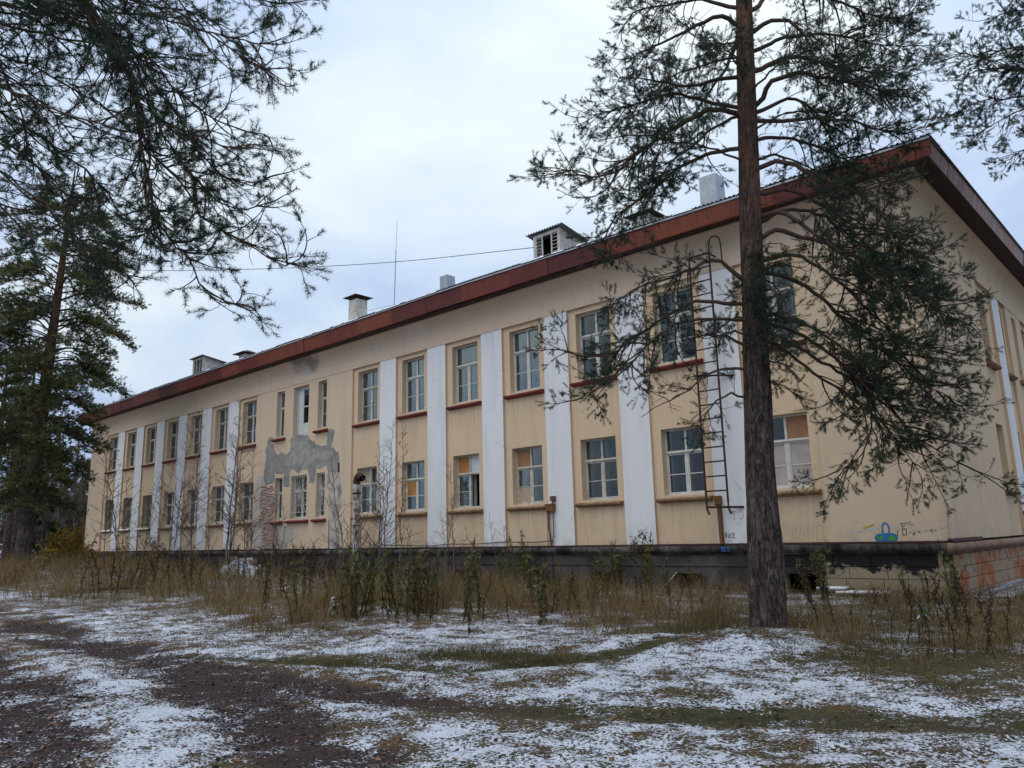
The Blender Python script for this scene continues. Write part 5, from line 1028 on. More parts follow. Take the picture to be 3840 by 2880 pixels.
# --- a farther pine at the left edge: open, layered crown down to the middle of the trunk
def simple_tree(name, label, p, H, r0, lean, crown, seed, group=None, needle='pine_needles_far', dens=1.0, nl=.10, wd=.012, nn=16):
    """p base, crown list of (height, azimuth or None, length)"""
    q = np.random.default_rng(seed); t = tag(empty(name, tuple(p)), label, 'tree', group); pth_ = [np.array([0, 0, -.15]), np.array([lean[0] * .3, lean[1] * .3, H * .3]), np.array([lean[0] * .65, lean[1] * .65, H * .65]), np.array([lean[0], lean[1], H])]
    V_, Q_ = trunk_mesh(pth_, [r0, r0 * .82, r0 * .5, r0 * .08], 16, seed, .03, rings=50); link('trunk', npmesh('trunk', V_, [Q_], M['pine_bark'], True), t)
    wood = NB(); Sx = []; Dx = []; Lx = []
    for (h, az, ln, dr) in crown:
        az = q.uniform(0, 2 * PI) if az is None else az; f = h / H; s = np.array([lean[0] * f, lean[1] * f, h]); hd = np.array([math.cos(az), math.sin(az), 0])
        P = smooth_path([s, s + hd * ln * .35 + [0, 0, .12 * ln], s + hd * ln * .7 + [0, 0, .05 * ln - dr * ln * .4], s + hd * ln + [0, 0, -dr * ln]], 9); V_, Q_ = tubes(P[None], np.linspace(.035, .008, 9)[None] * max(1, ln / 2.5), 4); wood.add(V_, Q_, attr=q.random() * .6)
        k = int(34 * ln * dens); tt = .25 + .75 * q.random(k) ** .8; fi = tt * 8; i0 = np.clip(fi.astype(int), 0, 7); g = (fi - i0)[:, None]; S = P[i0] * (1 - g) + P[i0 + 1] * g
        sd_ = np.stack([-hd[1] * np.ones(k), hd[0] * np.ones(k), np.zeros(k)], 1) * q.choice([-1, 1], k)[:, None]; off = ln * .34 * q.random(k) ** .7 * (1.15 - tt)
        D = unit(sd_ * q.uniform(.4, 1, k)[:, None] + hd * .7 + np.stack([np.zeros(k), np.zeros(k), q.normal(.05, .25, k)], 1)); E = S + D * off[:, None] + q.normal(0, .10, (k, 3)) * [1, 1, .8]
        Pt = np.stack([S, E], 1); V_, Q_ = tubes(Pt, np.broadcast_to(np.array([.010, .005]), (k, 2)), 3); wood.add(V_, Q_, attr=q.random() * .3)
        Sx.append(E); Dx.append(unit(D + q.normal(0, .35, (k, 3)) + [0, 0, .25])); Lx.append(q.uniform(.12, .26, k))
    w = wood.build('branches', M['pine_limb'], t, True); tag(w, kind='stuff')
    V_, F_, tn = needles_mesh(np.concatenate(Sx), np.concatenate(Dx), np.concatenate(Lx), q, nn, nl, wd, .1); nb_ = NB(); nb_.add(V_, F_, attr=tn); tag(nb_.build('crown', M[needle], t), kind='stuff'); return t
p4 = at(46, 1205, 40.0); p4[2] = gz(p4[0], p4[1]) - .1
q = np.random.default_rng(404); cr4 = []
HZ = lambda y: at(100, y, 40)[2] - p4[2]
for k in range(165):
    f = k / 164; y = 400 + 700 * f; mx = np.interp(f, [0, .15, .35, .6, 1], [2.2, 3.6, 4.6, 3.9, 2.4]); cr4.append((HZ(y), q.uniform(0, 2 * PI), mx * q.uniform(.55, 1.05), q.uniform(.05, .3)))
ltop = HZ(360)
simple_tree('pine_tree', 'leaning pine with layered yellowish green crown, just left of the building\'s far end', p4, ltop, .40, tuple((at(150, 500, 40.0) - p4)[:2]), cr4, 41, None, 'pine_needles_far', 1.15, .135, .016, 14)
# --- unseen pines added on the right to block skylight from the facade's right part
q = np.random.default_rng(71)
for i, (x, y, H, lb) in enumerate([(30.5, -12.5, 15, 'added shading pine right of the picture, level with the big trunk'), (33.5, -6.0, 17, 'added shading pine right of the picture, facing the end wall'), (29.5, -17.5, 14, 'added shading pine right of the camera, nearest of those outside the picture')]):
    c = []
    for j in range(46):
        f = (j + .5) / 46; c.append((H * (.30 + .68 * f), None, (2.8 * (1 - f) ** .6 + .6) * q.uniform(.7, 1.1), .15))
    simple_tree('pine_tree', lb, np.array([x, y, gz(x, y) - .1]), H, .22, (q.uniform(-.4, .4), q.uniform(-.4, .4)), c, 700 + i, None, 'pine_needles_far', .7, .16, .02, 8)
# --- the wood beyond: single trees, each a thing of its own
KINDS = [('pine_tree', 'pine_needles_far'), ('spruce_tree', 'spruce_needles')]
wood_labels = {'pine_tree': 'slender background pine in the wood beyond the far end of the building', 'spruce_tree': 'dark background spruce in the wood beyond the far end of the building'}
WLAB = ['tall thin pine trunk nearest the left edge, just left of the leaning pine', 'thin background pine right behind the leaning pine trunk', 'background pine partly cut off by the left edge', 'dark spruce right of the leaning pine trunk, behind the yellow shrubs', 'background pine midway between the leaning pine and the building', 'narrow spruce closest to the building\'s far corner', 'dark spruce rising just right of the leaning pine', 'distant pine above the middle of the yellow shrubs', 'distant spruce behind the rightmost yellow shrubs', 'spruce low at the left edge, behind the parked car', 'distant pine hidden behind the leaning pine trunk', 'distant pine almost touching the building\'s far wall', 'pine beyond the left edge, only its branches showing', 'small young spruce right of the leaning trunk\'s foot', 'small young spruce by the far corner of the building', 'small young spruce among the yellow shrubs at the left', 'spruce behind the building\'s far corner']
q = np.random.default_rng(55)
spots = [(12, 55, 0, 17), (28, 60, 0, 18), (-30, 50, 0, 16), (100, 72, 1, 15), (150, 85, 0, 16), (190, 95, 1, 13), (70, 90, 1, 16), (125, 105, 0, 17), (165, 112, 1, 15), (8, 85, 1, 16), (45, 110, 0, 18), (205, 118, 0, 14), (-60, 75, 0, 18), (90, 58, 1, 6.5), (178, 74, 1, 5.5), (140, 66, 1, 5.0), (225, 130, 1, 12)]
for i, (px, d, k, H) in enumerate(spots):
    p = at(px, 1190, d); p[2] = gz(p[0], p[1]) - .1; nm, nd = KINDS[k]; c = []
    n = int(18 + H * 1.1)
    for j in range(n):
        f = (j + .5) / n
        if k == 0: h = H * (.42 + .56 * f); ln = 2.1 * (1 - f) ** .6 + .45; dr = .1
        else: h = H * (.08 + .90 * f); ln = (.18 * H) * (1 - f) ** .85 + .25; dr = .35
        c.append((h, None, ln * q.uniform(.7, 1.15), dr))
    simple_tree(nm, WLAB[i], p, H, .13 + .008 * H, (q.uniform(-.5, .5), q.uniform(-.5, .5)), c, 500 + i, 'background %ss beyond the far end' % nm.split('_')[0], nd, .6, .26, .04, 8)
# the far edge of the wood, one mass
tinted('far_wood', (0.11, 0.10, 0.085), (0.28, 0.25, 0.215), 0.95)
q = np.random.default_rng(66); ff = NB()
n = 120; px = q.uniform(-420, 330, n); dd = q.uniform(125, 210, n)
for i in range(n):
    p = at(px[i], 1190, dd[i]); p[2] = 0; H = q.uniform(9, 16); V_, Q_ = tubes(np.array([[p, p + [0, 0, H * .5], p + [q.normal(0, .4), 0, H]]]), np.array([[.2, .14, .04]]), 4); ff.add(V_, Q_, attr=.1)
    k = 55; f = q.random(k); C_ = p + np.stack([q.normal(0, 1, k) * (1.15 - f) * 1.7, q.normal(0, 1, k) * (1.15 - f) * 1.7, H * (.12 + .88 * f)], 1); D = unit(q.normal(0, 1, (k, 3)) + [0, 0, -.2])
    V_, F_, tn = needles_mesh(C_, D, np.full(k, .7), q, 5, .8, .16, 0); ff.add(V_, F_, attr=np.clip(tn * .7, 0, 1))
tag(ff.build('far_wood', M['far_wood']), 'dark mass of distant woodland closing the view at the left', None, None, 'stuff')

# ------------------------------------------------------------------ bare birches
def bare_tree(name, label, p, H, stems, seed, group=None, r0=.03, leaf=0, cat='tree', spread=.18, minr=.005, dens=1.0, width=1.0):
    q = np.random.default_rng(seed); t = tag(empty(name, tuple(p)), label, cat, group); tips = []
    for s in range(stems):
        h = H * (1 if s == 0 else q.uniform(.55, .95)); az = q.uniform(0, 2 * PI); sp = spread * h * q.uniform(.3, 1) * (1 if stems > 1 else .35); top = np.array([math.cos(az) * sp, math.sin(az) * sp, h])
        b = np.array([math.cos(az) * .05 * (stems > 1), math.sin(az) * .05 * (stems > 1), -.05]); n = 14; P = smooth_path([b, b * .6 + top * [.25, .25, .3] + q.normal(0, .05, 3), b * .2 + top * [.7, .7, .66] + q.normal(0, .06, 3), top], n); P[1:-1] += q.normal(0, .012 * h / 3, (n - 2, 3))
        R = np.linspace(r0 * (h / H), minr, n); nb_ = NB(); V_, Q_ = tubes(P[None], R[None], 6); nb_.add(V_, Q_, attr=.45)
        k = int(h * 7 * dens); tt = .18 + .8 * q.random(k); fi = tt * (n - 1); i0 = np.clip(fi.astype(int), 0, n - 2); g = (fi - i0)[:, None]; S = P[i0] * (1 - g) + P[i0 + 1] * g; a = q.uniform(0, 2 * PI, k)
        D = np.stack([np.cos(a), np.sin(a), q.uniform(.5, 1.4, k)], 1); L = h * .24 * (1.1 - tt) * q.uniform(.5, 1.3, k) * width + .12; P2, D2 = curve_pts(S, D, L, q, 6, .0, .45, .25)
        V_, Q_ = tubes(P2, np.linspace(1, .45, 6)[None] * np.clip(.006 + .006 * L, minr, .02)[:, None], 3); nb_.add(V_, Q_, attr=.25)
        kt = np.maximum(1, (L * 5 * dens).astype(int)); si = np.repeat(np.arange(k), kt); t3 = .3 + .7 * q.random(len(si)); j0 = np.clip((t3 * 5).astype(int), 0, 4); S3 = P2[si, j0]; T3 = unit(P2[si, j0 + 1] - P2[si, j0]); D3 = T3 + unit(q.normal(0, 1, T3.shape)) * .7
        P3, D3 = curve_pts(S3, D3, q.uniform(.12, .38, len(si)), q, 3, 0, .5, .2); V_, Q_ = tubes(P3, np.full((len(si), 3), minr * .8), 3); nb_.add(V_, Q_, attr=.1)
        nb_.build('stem', M['birch_twig'], t, True); tips += list(P3[:, -1]) + list(P2[:, 3])
    if leaf:
        tips = np.array(tips); c = tips[q.integers(0, len(tips), leaf)] + q.normal(0, .05, (leaf, 3)); u = unit(q.normal(0, 1, (leaf, 3))) * q.uniform(.03, .065, leaf)[:, None]; w_ = unit(np.cross(u, q.normal(0, 1, (leaf, 3)))) * np.linalg.norm(u, axis=1, keepdims=True) * .7
        V_ = np.stack([c - u, c - w_, c + u, c + w_], 1).reshape(-1, 3); nb_ = NB(); nb_.add(V_, np.arange(4 * leaf).reshape(-1, 4), attr=np.repeat(q.random(leaf), 4)); tag(nb_.build('foliage', M['yellow_leaf'], t), kind='stuff')
    return t
def sap(px, Y, ytop, stems, seed, label, **kw):
    p = onY(px, 1195, Y); p[2] = gz(p[0], p[1]); top = onY(px, ytop, Y)[2]; return bare_tree(kw.pop('name', 'birch_sapling'), label, p, top - p[2], stems, seed, kw.pop('group', 'bare saplings along the facade'), **kw)
SAPL = ['single bare sapling at the far left corner of the facade', 'two-stemmed bare sapling beside the leftmost white pilaster', 'short bare sapling below the second window from the far end', 'bare sapling over the second white pilaster from the far end', 'tall bare sapling over the third white pilaster from the far end', 'low bare sapling left of the fourth white pilaster', 'tall two-stemmed bare sapling by the fourth white pilaster', 'low bare sapling by the fifth white pilaster of the left wing', 'bare sapling below the last window before the porch', 'bare sapling left of the gray cement patch', 'short bare sapling before the exposed brickwork', 'low bare shoots below the barred porch window']
for i, (px, Y, yt, st, r0) in enumerate([(222, -3.0, 965, 1, .022), (258, -2.4, 900, 2, .028), (300, -2.2, 1010, 2, .02), (330, -2.6, 985, 2, .024), (366, -2.0, 905, 2, .028), (388, -2.8, 1040, 1, .02), (412, -1.8, 895, 2, .028), (452, -2.2, 1010, 1, .02), (532, -2.0, 935, 2, .024), (548, -1.7, 965, 1, .022), (585, -2.6, 1060, 1, .018), (610, -1.8, 1090, 2, .018)]):
    sap(px, Y, yt, st, 900 + i, SAPL[i], r0=r0, minr=.0085, dens=.75)
sap(492, -1.9, 862, 3, 950, 'tallest leafless sapling with three grey stems, before the sixth white pilaster of the left wing', r0=.055, minr=.009, spread=.14, dens=.8)
sap(748, -2.3, 985, 5, 951, 'leafless bush fanning out at the foot of the rusty vent pipe', name='bare_shrub', r0=.022, minr=.006, spread=.34, dens=.8, group=None, cat='shrub')
sap(822, -1.6, 905, 4, 952, 'leafless many-stemmed sapling in front of the first white pilaster right of the porch', r0=.024, minr=.006, spread=.14, dens=.8)
sap(862, -1.5, 890, 1, 953, 'slim sapling touching a red sill, a few yellow leaves near its top', r0=.018, minr=.005, leaf=26, spread=.06, width=.5)
sap(888, -1.4, 1085, 2, 954, 'short leafless sapling under the window with the orange board', r0=.014, minr=.005)
sap(962, -1.3, 1045, 2, 955, 'forked leafless sapling before the second white pilaster right of the porch', r0=.013, minr=.005, dens=.6)
sap(982, -1.2, 1000, 1, 956, 'straight leafless sapling beside the window with the missing casement', r0=.016, minr=.005, width=.55)
sap(1008, -1.6, 1140, 2, 957, 'low leafless twig clump below the window with the missing casement', r0=.010, minr=.004, dens=.8)
sap(790, -1.7, 1060, 3, 958, 'leafless shoots under the first window right of the porch', r0=.014, minr=.005)
sap(1082, -1.0, 1105, 2, 959, 'two thin bare shoots below the window with the brown board', r0=.009, minr=.004, dens=.5)
SHR = 'shrub with fading yellow leaves near the far end of the facade'
for i, (px, d, H, st, lf) in enumerate([(118, 41, 2.1, 6, 1500), (150, 44, 2.3, 7, 1700), (178, 47, 1.8, 6, 1000), (96, 38, 1.1, 5, 500), (205, 50, 1.5, 5, 500)]):
    p = at(px, 1200, d); p[2] = gz(p[0], p[1]); bare_tree('yellow_shrub', ['large yellow orange shrub right of the leaning pine', 'largest yellow shrub, midway between the leaning pine and the building', 'yellow shrub touching the building\'s far corner', 'small yellow shrub at the foot of the leaning pine', 'low yellow shrub at the far corner of the facade'][i], p, H, st, 970 + i, 'yellow shrubs beyond the far corner', r0=.018, leaf=lf, cat='shrub', spread=.42, minr=.007)
for i, (px, Y, H, lf) in enumerate([(262, -2.6, 1.9, 260), (345, -2.4, 1.8, 330), (420, -2.4, 1.4, 110)]):
    p = onY(px, 1195, Y); p[2] = gz(p[0], p[1]); bare_tree('yellow_shrub', ['thin yellow-leaved shrub below the first white pilaster of the left wing', 'thin yellow-leaved shrub below the third window of the left wing', 'sparse shrub with few yellow leaves by the fourth pilaster'][i], p, H, 5, 980 + i, 'yellow shrubs before the left wing', r0=.014, leaf=lf, cat='shrub', spread=.3, minr=.007)
for px, yb, yt, d, lb in ((268, 880, 815, 88, 'bare birch crown showing above the far end of the roof'), (318, 880, 838, 92, 'lower bare birch crown above the eave, right of the taller one')):
    p = at(px, 1190, d); p[2] = 0; bare_tree('birch_tree', lb, p, at(px, yt, d)[2], 1, 990 + px, None, r0=.16, minr=.016, dens=1.1, spread=.5, width=1.1)
for i, (px, d, H) in enumerate([(60, 62, 9), (112, 60, 8), (135, 70, 10), (160, 64, 8), (185, 68, 9), (20, 66, 9), (90, 78, 11), (172, 84, 10)]):
    p = at(px, 1190, d); p[2] = gz(p[0], p[1]); bare_tree('birch_tree', ['bare grey birch just right of the leaning pine trunk', 'bare birch behind the left part of the yellow shrubs', 'bare birch behind the middle of the yellow shrubs', 'bare birch behind the right part of the yellow shrubs', 'bare birch nearest the building\'s far corner', 'bare birch left of the leaning pine trunk', 'taller distant bare birch right of the leaning pine', 'distant bare birch left of the far corner'][i], p, H, 2, 1500 + i, 'bare birches in the far wood', r0=.07, minr=.014, dens=.9, width=1.2, spread=.2)
p = at(2240, 1190, 36); p[2] = 0; bare_tree('birch_tree', 'bare birch twigs showing over the roof at the right edge', p, at(2200, 470, 36)[2], 1, 1400, None, r0=.14, minr=.007, dens=1.0, spread=.3, width=1.0)

# ------------------------------------------------------------------ weeds
def weed_meshes(kind, seed):
    q = np.random.default_rng(seed); n = 9; P = smooth_path([[0, 0, -.03], [q.normal(0, .03), q.normal(0, .03), .35], [q.normal(0, .06), q.normal(0, .06), .72], [q.normal(0, .09), q.normal(0, .09), 1.0]], n); nb_ = NB(); V_, Q_ = tubes(P[None], np.linspace(.0085, .003, n)[None], 4); nb_.add(V_, Q_, attr=.25)
    k = 16; tt = .35 + .62 * q.random(k); i0 = np.clip((tt * (n - 1)).astype(int), 0, n - 2); S = P[i0]; a = q.uniform(0, 2 * PI, k); D = np.stack([np.cos(a), np.sin(a), q.uniform(1.2, 2.6, k)], 1); P2, D2 = curve_pts(S, D, q.uniform(.05, .15, k), q, 4, 0, .4, .2); V_, Q_ = tubes(P2, np.full((k, 4), .0028), 3); nb_.add(V_, Q_, attr=.2)
    stem = nb_
    def leaves(c, L, W, droop, tint):
        m_ = len(c); a = q.uniform(0, 2 * PI, m_); u = unit(np.stack([np.cos(a), np.sin(a), q.uniform(-1.2, .5, m_) - droop], 1)) * L[:, None]; w_ = unit(np.cross(u, q.normal(0, 1, (m_, 3)))) * W[:, None]
        return np.stack([c, c + u * .45 - w_, c + u, c + u * .45 + w_], 1).reshape(-1, 3), np.arange(4 * m_).reshape(-1, 4), np.repeat(np.clip(tint, 0, 1), 4)
    lf = NB()
    if kind == 'green':
        m_ = 105; tt = .22 + .76 * q.random(m_) ** .8; c = P[np.clip((tt * (n - 1)).astype(int), 0, n - 1)] + q.normal(0, .012, (m_, 3)); lf.add(*leaves(c, q.uniform(.04, .11, m_) * (1.25 - tt * .6), q.uniform(.0035, .007, m_), 1.0, q.normal(.1, .2, m_) + .75 * tt))
        c2 = P2[:, 1:].reshape(-1, 3)[q.integers(0, k * 3, 80)]; V_, F_, tn = leaves(c2, q.uniform(.03, .07, 80), q.uniform(.003, .006, 80), .9, q.normal(.5, .25, 80)); lf.add(V_, F_, attr=tn) if False else lf.add(V_, F_, attr=tn)
        m_ = 36; tt = .05 + .4 * q.random(m_); c = P[np.clip((tt * (n - 1)).astype(int), 0, n - 1)]; V_, F_, tn = leaves(c, q.uniform(.05, .11, m_), q.uniform(.006, .012, m_), 1.6, q.normal(.08, .08, m_)); lf.add(V_, F_, attr=tn)
    else:
        m_ = 70; tt = .12 + .85 * q.random(m_); c = P[np.clip((tt * (n - 1)).astype(int), 0, n - 1)]; V_, F_, tn = leaves(c, q.uniform(.03, .09, m_), q.uniform(.004, .010, m_), 1.3, q.normal(.35, .25, m_)); lf.add(V_, F_, attr=tn)
        m_ = 60; c = P2[:, 2:].reshape(-1, 3)[q.integers(0, k * 2, m_)]; V_, F_, tn = leaves(c, q.uniform(.012, .03, m_), q.uniform(.004, .009, m_), 0, q.normal(.5, .3, m_)); lf.add(V_, F_, attr=tn)
    return stem, lf
NBadd = NB.add
def _add(s, V, *Fs, attr=None):
    if attr is None and len(Fs) == 2 and np.ndim(Fs[1]) == 1: attr = Fs[1]; Fs = Fs[:1]
    NBadd(s, V, *Fs, attr=attr)
NB.add = _add
PROTO = {}
WL = {'green': 'upright weed with narrow drooping green leaves on a brown stem, in the dead grass', 'brown': 'withered dark brown weed stalk standing in the dead grass', 'gtuft': 'narrow bright green leafy weed'}
def weed(kind, p, h, seed, label=None, group=None, lean=0.0, wide=1.0):
    v = (kind, seed % 5); lab = label or WL[kind]; grp = group if label else {'green': 'green leaved weeds', 'brown': 'withered weed stalks'}[kind]
    if v not in PROTO:
        st, lf = weed_meshes(kind, 3000 + seed % 5 + (50 if kind == 'brown' else 0)); t = empty('weed_plant'); st.build('stem', M['weed_brown'], t); tag(lf.build('leaves', M['weed_green' if kind == 'green' else 'weed_brown'], t), kind='stuff'); PROTO[v] = t
    else:
        src = PROTO[v]; t = src.copy(); COL.objects.link(t)
        for k_ in ('group', 'label', 'category'):
            if k_ in t: del t[k_]
        for ch in src.children: c = ch.copy(); COL.objects.link(c); c.parent = t
    t.location = (p[0], p[1], gz(p[0], p[1])); t.rotation_euler = (lean * math.sin(seed * 1.7), lean * math.cos(seed * 2.3), seed * 2.399); t.scale = (h * wide, h * wide, h); tag(t, lab, 'weed', grp); return t
def weedpx(kind, px, yb, yt, **kw):
    p = gat(px, yb); d = (p[:2] - CAM[:2]) @ HF; top = at(px, yt, d); weed(kind, p, max(.25, top[2] - gz(p[0], p[1])), int(px * 7 + yb) % 9973, **kw)
R_ = random.Random(88)
for (px, yb, yt) in [(757, 1335, 1180), (770, 1338, 1165), (782, 1330, 1172), (764, 1325, 1190), (745, 1320, 1205), (800, 1322, 1185), (838, 1330, 1178), (852, 1335, 1190), (846, 1318, 1200), (896, 1322, 1195), (905, 1330, 1182), (884, 1312, 1200), (918, 1320, 1178), (935, 1322, 1172), (930, 1335, 1200), (1006, 1330, 1165), (1022, 1325, 1160), (1095, 1270, 1150), (1108, 1275, 1178), (1128, 1262, 1140), (1138, 1268, 1175), (1165, 1345, 1205), (1150, 1300, 1190), (1180, 1320, 1200), (1215, 1290, 1200), (1285, 1300, 1205), (1310, 1292, 1180), (1325, 1285, 1165), (1300, 1305, 1200), (1340, 1290, 1185), (1392, 1275, 1140), (1405, 1280, 1148), (1398, 1290, 1170), (1440, 1285, 1190), (1500, 1275, 1195), (1742, 1310, 1195), (1755, 1318, 1210), (1780, 1320, 1165), (1788, 1312, 1180), (1965, 1330, 1205), (2010, 1335, 1225), (2070, 1360, 1165), (2078, 1375, 1190), (650, 1320, 1165), (640, 1345, 1195), (575, 1320, 1200), (270, 1275, 1200), (300, 1280, 1215), (262, 1272, 1205)]:
    weedpx('green', px, yb, yt, lean=.10, wide=1.15)
    for j_ in range(2 if 700 < px < 960 or 1080 < px < 1420 else 1): weedpx('green' if R_.random() < .5 else 'brown', px + R_.uniform(-13, 13), yb + R_.uniform(-14, 6), yt + R_.uniform(-8, 40), lean=.12, wide=R_.uniform(1.1, 1.5))
for (px, yb, yt) in [(690, 1330, 1190), (700, 1310, 1200), (675, 1305, 1180), (660, 1290, 1160), (618, 1290, 1170), (600, 1280, 1165), (560, 1270, 1185), (585, 1265, 1175), (205, 1295, 1195), (212, 1285, 1150), (330, 1290, 1205), (345, 1285, 1200), (367, 1290, 1190), (400, 1280, 1200), (430, 1275, 1195), (455, 1270, 1190), (470, 1262, 1185), (500, 1265, 1190), (515, 1258, 1195), (540, 1262, 1190), (555, 1255, 1185), (770, 1340, 1240), (900, 1335, 1225), (1032, 1330, 1215), (1045, 1335, 1230), (1470, 1340, 1235), (1490, 1330, 1225), (1440, 1350, 1240), (1520, 1330, 1230), (1560, 1320, 1220), (1380, 1330, 1225), (1255, 1340, 1230), (1235, 1330, 1220), (1770, 1365, 1215), (1810, 1370, 1245), (1845, 1360, 1255), (1890, 1370, 1255), (1925, 1380, 1260), (1985, 1400, 1265), (1960, 1395, 1240), (2005, 1415, 1270), (2040, 1405, 1255), (2060, 1420, 1240), (2085, 1410, 1220), (2100, 1400, 1235), (2130, 1420, 1260), (2160, 1400, 1255), (2190, 1410, 1270), (2150, 1430, 1280), (2050, 1385, 1215)]:
    weedpx('brown', px, yb, yt, lean=.12, wide=1.2)
for i in range(110):
    px = R_.uniform(150, 760); yb = R_.uniform(1236, 1292); weedpx('brown', px, yb, min(yb - 30, 1196 + R_.uniform(-22, 30)), lean=.15, wide=1.5)
for i in range(40):
    px = R_.uniform(560, 1560); yb = R_.uniform(1245, 1345); weedpx(R_.choice(['brown', 'brown', 'green']), px, yb, yb - R_.uniform(45, 95), lean=.15, wide=1.4)
weedpx('green', 1012, 1366, 1190, label='narrow bright green leafy weed standing alone on the snow, right of the dark weed clumps', wide=.9); weedpx('green', 862, 1345, 1270, label='short green leafy weed at the foot of the brown weed clump, left of centre', wide=1.3)
weedpx('green', 1530, 1405, 1368, label='single fresh green sprout at the edge of the snow, left of the big trunk', wide=2.2)
# snow-dusted broad leaves
def leafy(px, yb, h, seed, label, mat, n=46, snow=.5):
    p = gat(px, yb); t = tag(empty('leafy_weed', (p[0], p[1], gz(p[0], p[1]))), label, 'weed'); q = np.random.default_rng(seed); nb_ = NB(); P = smooth_path([[0, 0, -.02], [.01, 0, h * .5], [.03, .02, h]], 6); V_, Q_ = tubes(P[None], np.full((1, 6), .006), 4); nb_.add(V_, Q_, attr=.2); nb_.build('stem', M['weed_brown'], t)
    lf = NB(); z = q.uniform(.15, 1, n) * h; a = q.uniform(0, 2 * PI, n); L = q.uniform(.06, .13, n); W = L * q.uniform(.25, .4, n); c = np.stack([0 * z, 0 * z, z], 1); u = unit(np.stack([np.cos(a), np.sin(a), q.uniform(-.7, .2, n)], 1)) * L[:, None]; w_ = unit(np.cross(u, [0, 0, 1])) * W[:, None]
    lf.add(np.stack([c, c + u * .5 - w_, c + u + [0, 0, -.02], c + u * .5 + w_], 1).reshape(-1, 3), np.arange(4 * n).reshape(-1, 4), attr=np.repeat((q.random(n) < snow) * .95, 4)); lf.build('leaves', M['snowy_leaf'], t)
leafy(722, 1335, .42, 1, 'small broad-leaved weed dusted with snow, left of the brown weed clump', None, 60, .5)
leafy(2000, 1370, .40, 2, 'small yellow green leafy weed in the dark grass right of the big trunk', None, 40, .05)

# ------------------------------------------------------------------ things on the wall and on the ground
lad = tag(empty('roof_ladder', FR(15.25, -.35, .8)), 'dark rusty steel ladder fixed up the facade to the eaves, behind the big pine', 'ladder')
def lad_tube(name, pts, r): return tube_obj(name, to_local(lad, [FR(*p) for p in pts]), r, M['dark_rust'], lad, 8)
def lad_line(name, a, b, r):
    V, Q = tubes(to_local(lad, np.array([FR(*a), FR(*b)]))[None], np.full((1, 2), r), 8); return link(name, npmesh(name, V, [Q], M['dark_rust'], True), lad)
for x in (14.94, 15.58):
    V, Q = tubes(to_local(lad, np.array([FR(x + .10, -.42, .78), FR(x, -.35, .92), FR(x, -.35, 1.1), FR(x, -.35, 5), FR(x, -.35, 8.12)]))[None], np.full((1, 5), .030), 8); link('rail', npmesh('rail', V, [Q], M['dark_rust'], True), lad)
for i in range(18): lad_line('rung', (14.94, -.35, 1.40 + .395 * i), (15.58, -.35, 1.40 + .395 * i), .021)
for z in (4.62, 8.08):
    for x in (14.94, 15.58): lad_line('wall_bracket', (x, -.35, z), (x, .12 if z < 8 else .01, z), .026)
lad_line('wall_bracket', (14.94, -.31, .975), (15.84, .01, .95), .030); lad_line('wall_bracket', (14.94, -.31, 4.64), (15.84, .01, 4.55), .026); lad_line('rung', (14.94, -.35, 8.1), (15.58, -.35, 8.1), .024)
V, Q = tubes(to_local(lad, np.array([FR(15.58, -.35 + .55 * (1 - math.cos(t)) * .5, 8.05 + .42 * math.sin(t)) for t in np.linspace(0, PI, 14)]))[None] - [0, .42, 0], np.full((1, 14), .02), 8)
lad_tube('handrail', [(15.58, -.35, 7.9), (15.60, -.36, 8.3), (15.66, -.38, 8.48), (15.80, -.42, 8.52), (15.95, -.44, 8.42), (16.0, -.45, 8.2), (16.0, -.43, 7.75)], .02)

vp = tag(empty('vent_pipe', FR(-.39, -.8, -1.2)), 'rusty vent pipe with peeling white paint and a bent top, right of the porch windows', 'pipe')
def vpt(name, pts, r, mat, k=14): return tube_obj(name, to_local(vp, [FR(*p) for p in pts]), r, M[mat], vp, k)
vpt('pipe', [(-.37, -.8, -1.3), (-.38, -.8, 1.0), (-.39, -.8, 2.6)], .135, 'pipe_peeling'); vpt('elbow', [(-.39, -.8, 2.55), (-.37, -.8, 2.72), (-.26, -.82, 2.84), (-.10, -.84, 2.84), (.06, -.86, 2.74)], .145, 'dark_rust'); vpt('collar', [(-.385, -.8, 2.13), (-.385, -.8, 2.17), (-.385, -.8, 2.21)], .165, 'dark_rust'); vpt('collar', [(-.38, -.8, .88), (-.38, -.8, .90), (-.38, -.8, .92)], .155, 'dark_rust')

an_ = tag(empty('roof_antenna', (-1.6, 2.0, roofz(-1.6, 2.0))), 'tall thin antenna mast with one side whip, standing on the roof', 'antenna')
def ant(name, a, b, r): V, Q = tubes(to_local(an_, np.array([a, b]))[None], np.full((1, 2), r), 6); return link(name, npmesh(name, V, [Q], M['galvanized'], True), an_)
zb = roofz(-1.6, 2.0); ant('mast', (-1.6, 2, zb - .1), (-1.47, 2, ZB + 13.6), .022); ant('whip', (-1.47, 2, ZB + 13.6), (-1.40, 2, ZB + 14.95), .010); ant('side_whip', (-1.58, 2, ZB + 10.95), (-3.55, 2, ZB + 11.12), .009); ant('stay', (-1.58, 2, ZB + 11.0), (-1.0, 2, zb + .1), .010)
cbl = [Vector((7.45, 1.48, ZB + 11.05)), Vector(at(850, 566, 33)), Vector(at(560, 581, 36)), Vector(at(290, 583, 40)), Vector(at(40, 566, 44))]
P = smooth_path([tuple(v) for v in cbl], 60); V, Q = tubes(P[None], np.full((1, 60), .014), 5); o = link('overhead_cable', npmesh('overhead_cable', V - P[0], [Q], M['cable_black'], True)); o.location = tuple(P[0]); tag(o, 'thin black cable slung from the louvered dormer to the trees at the left', 'cable')

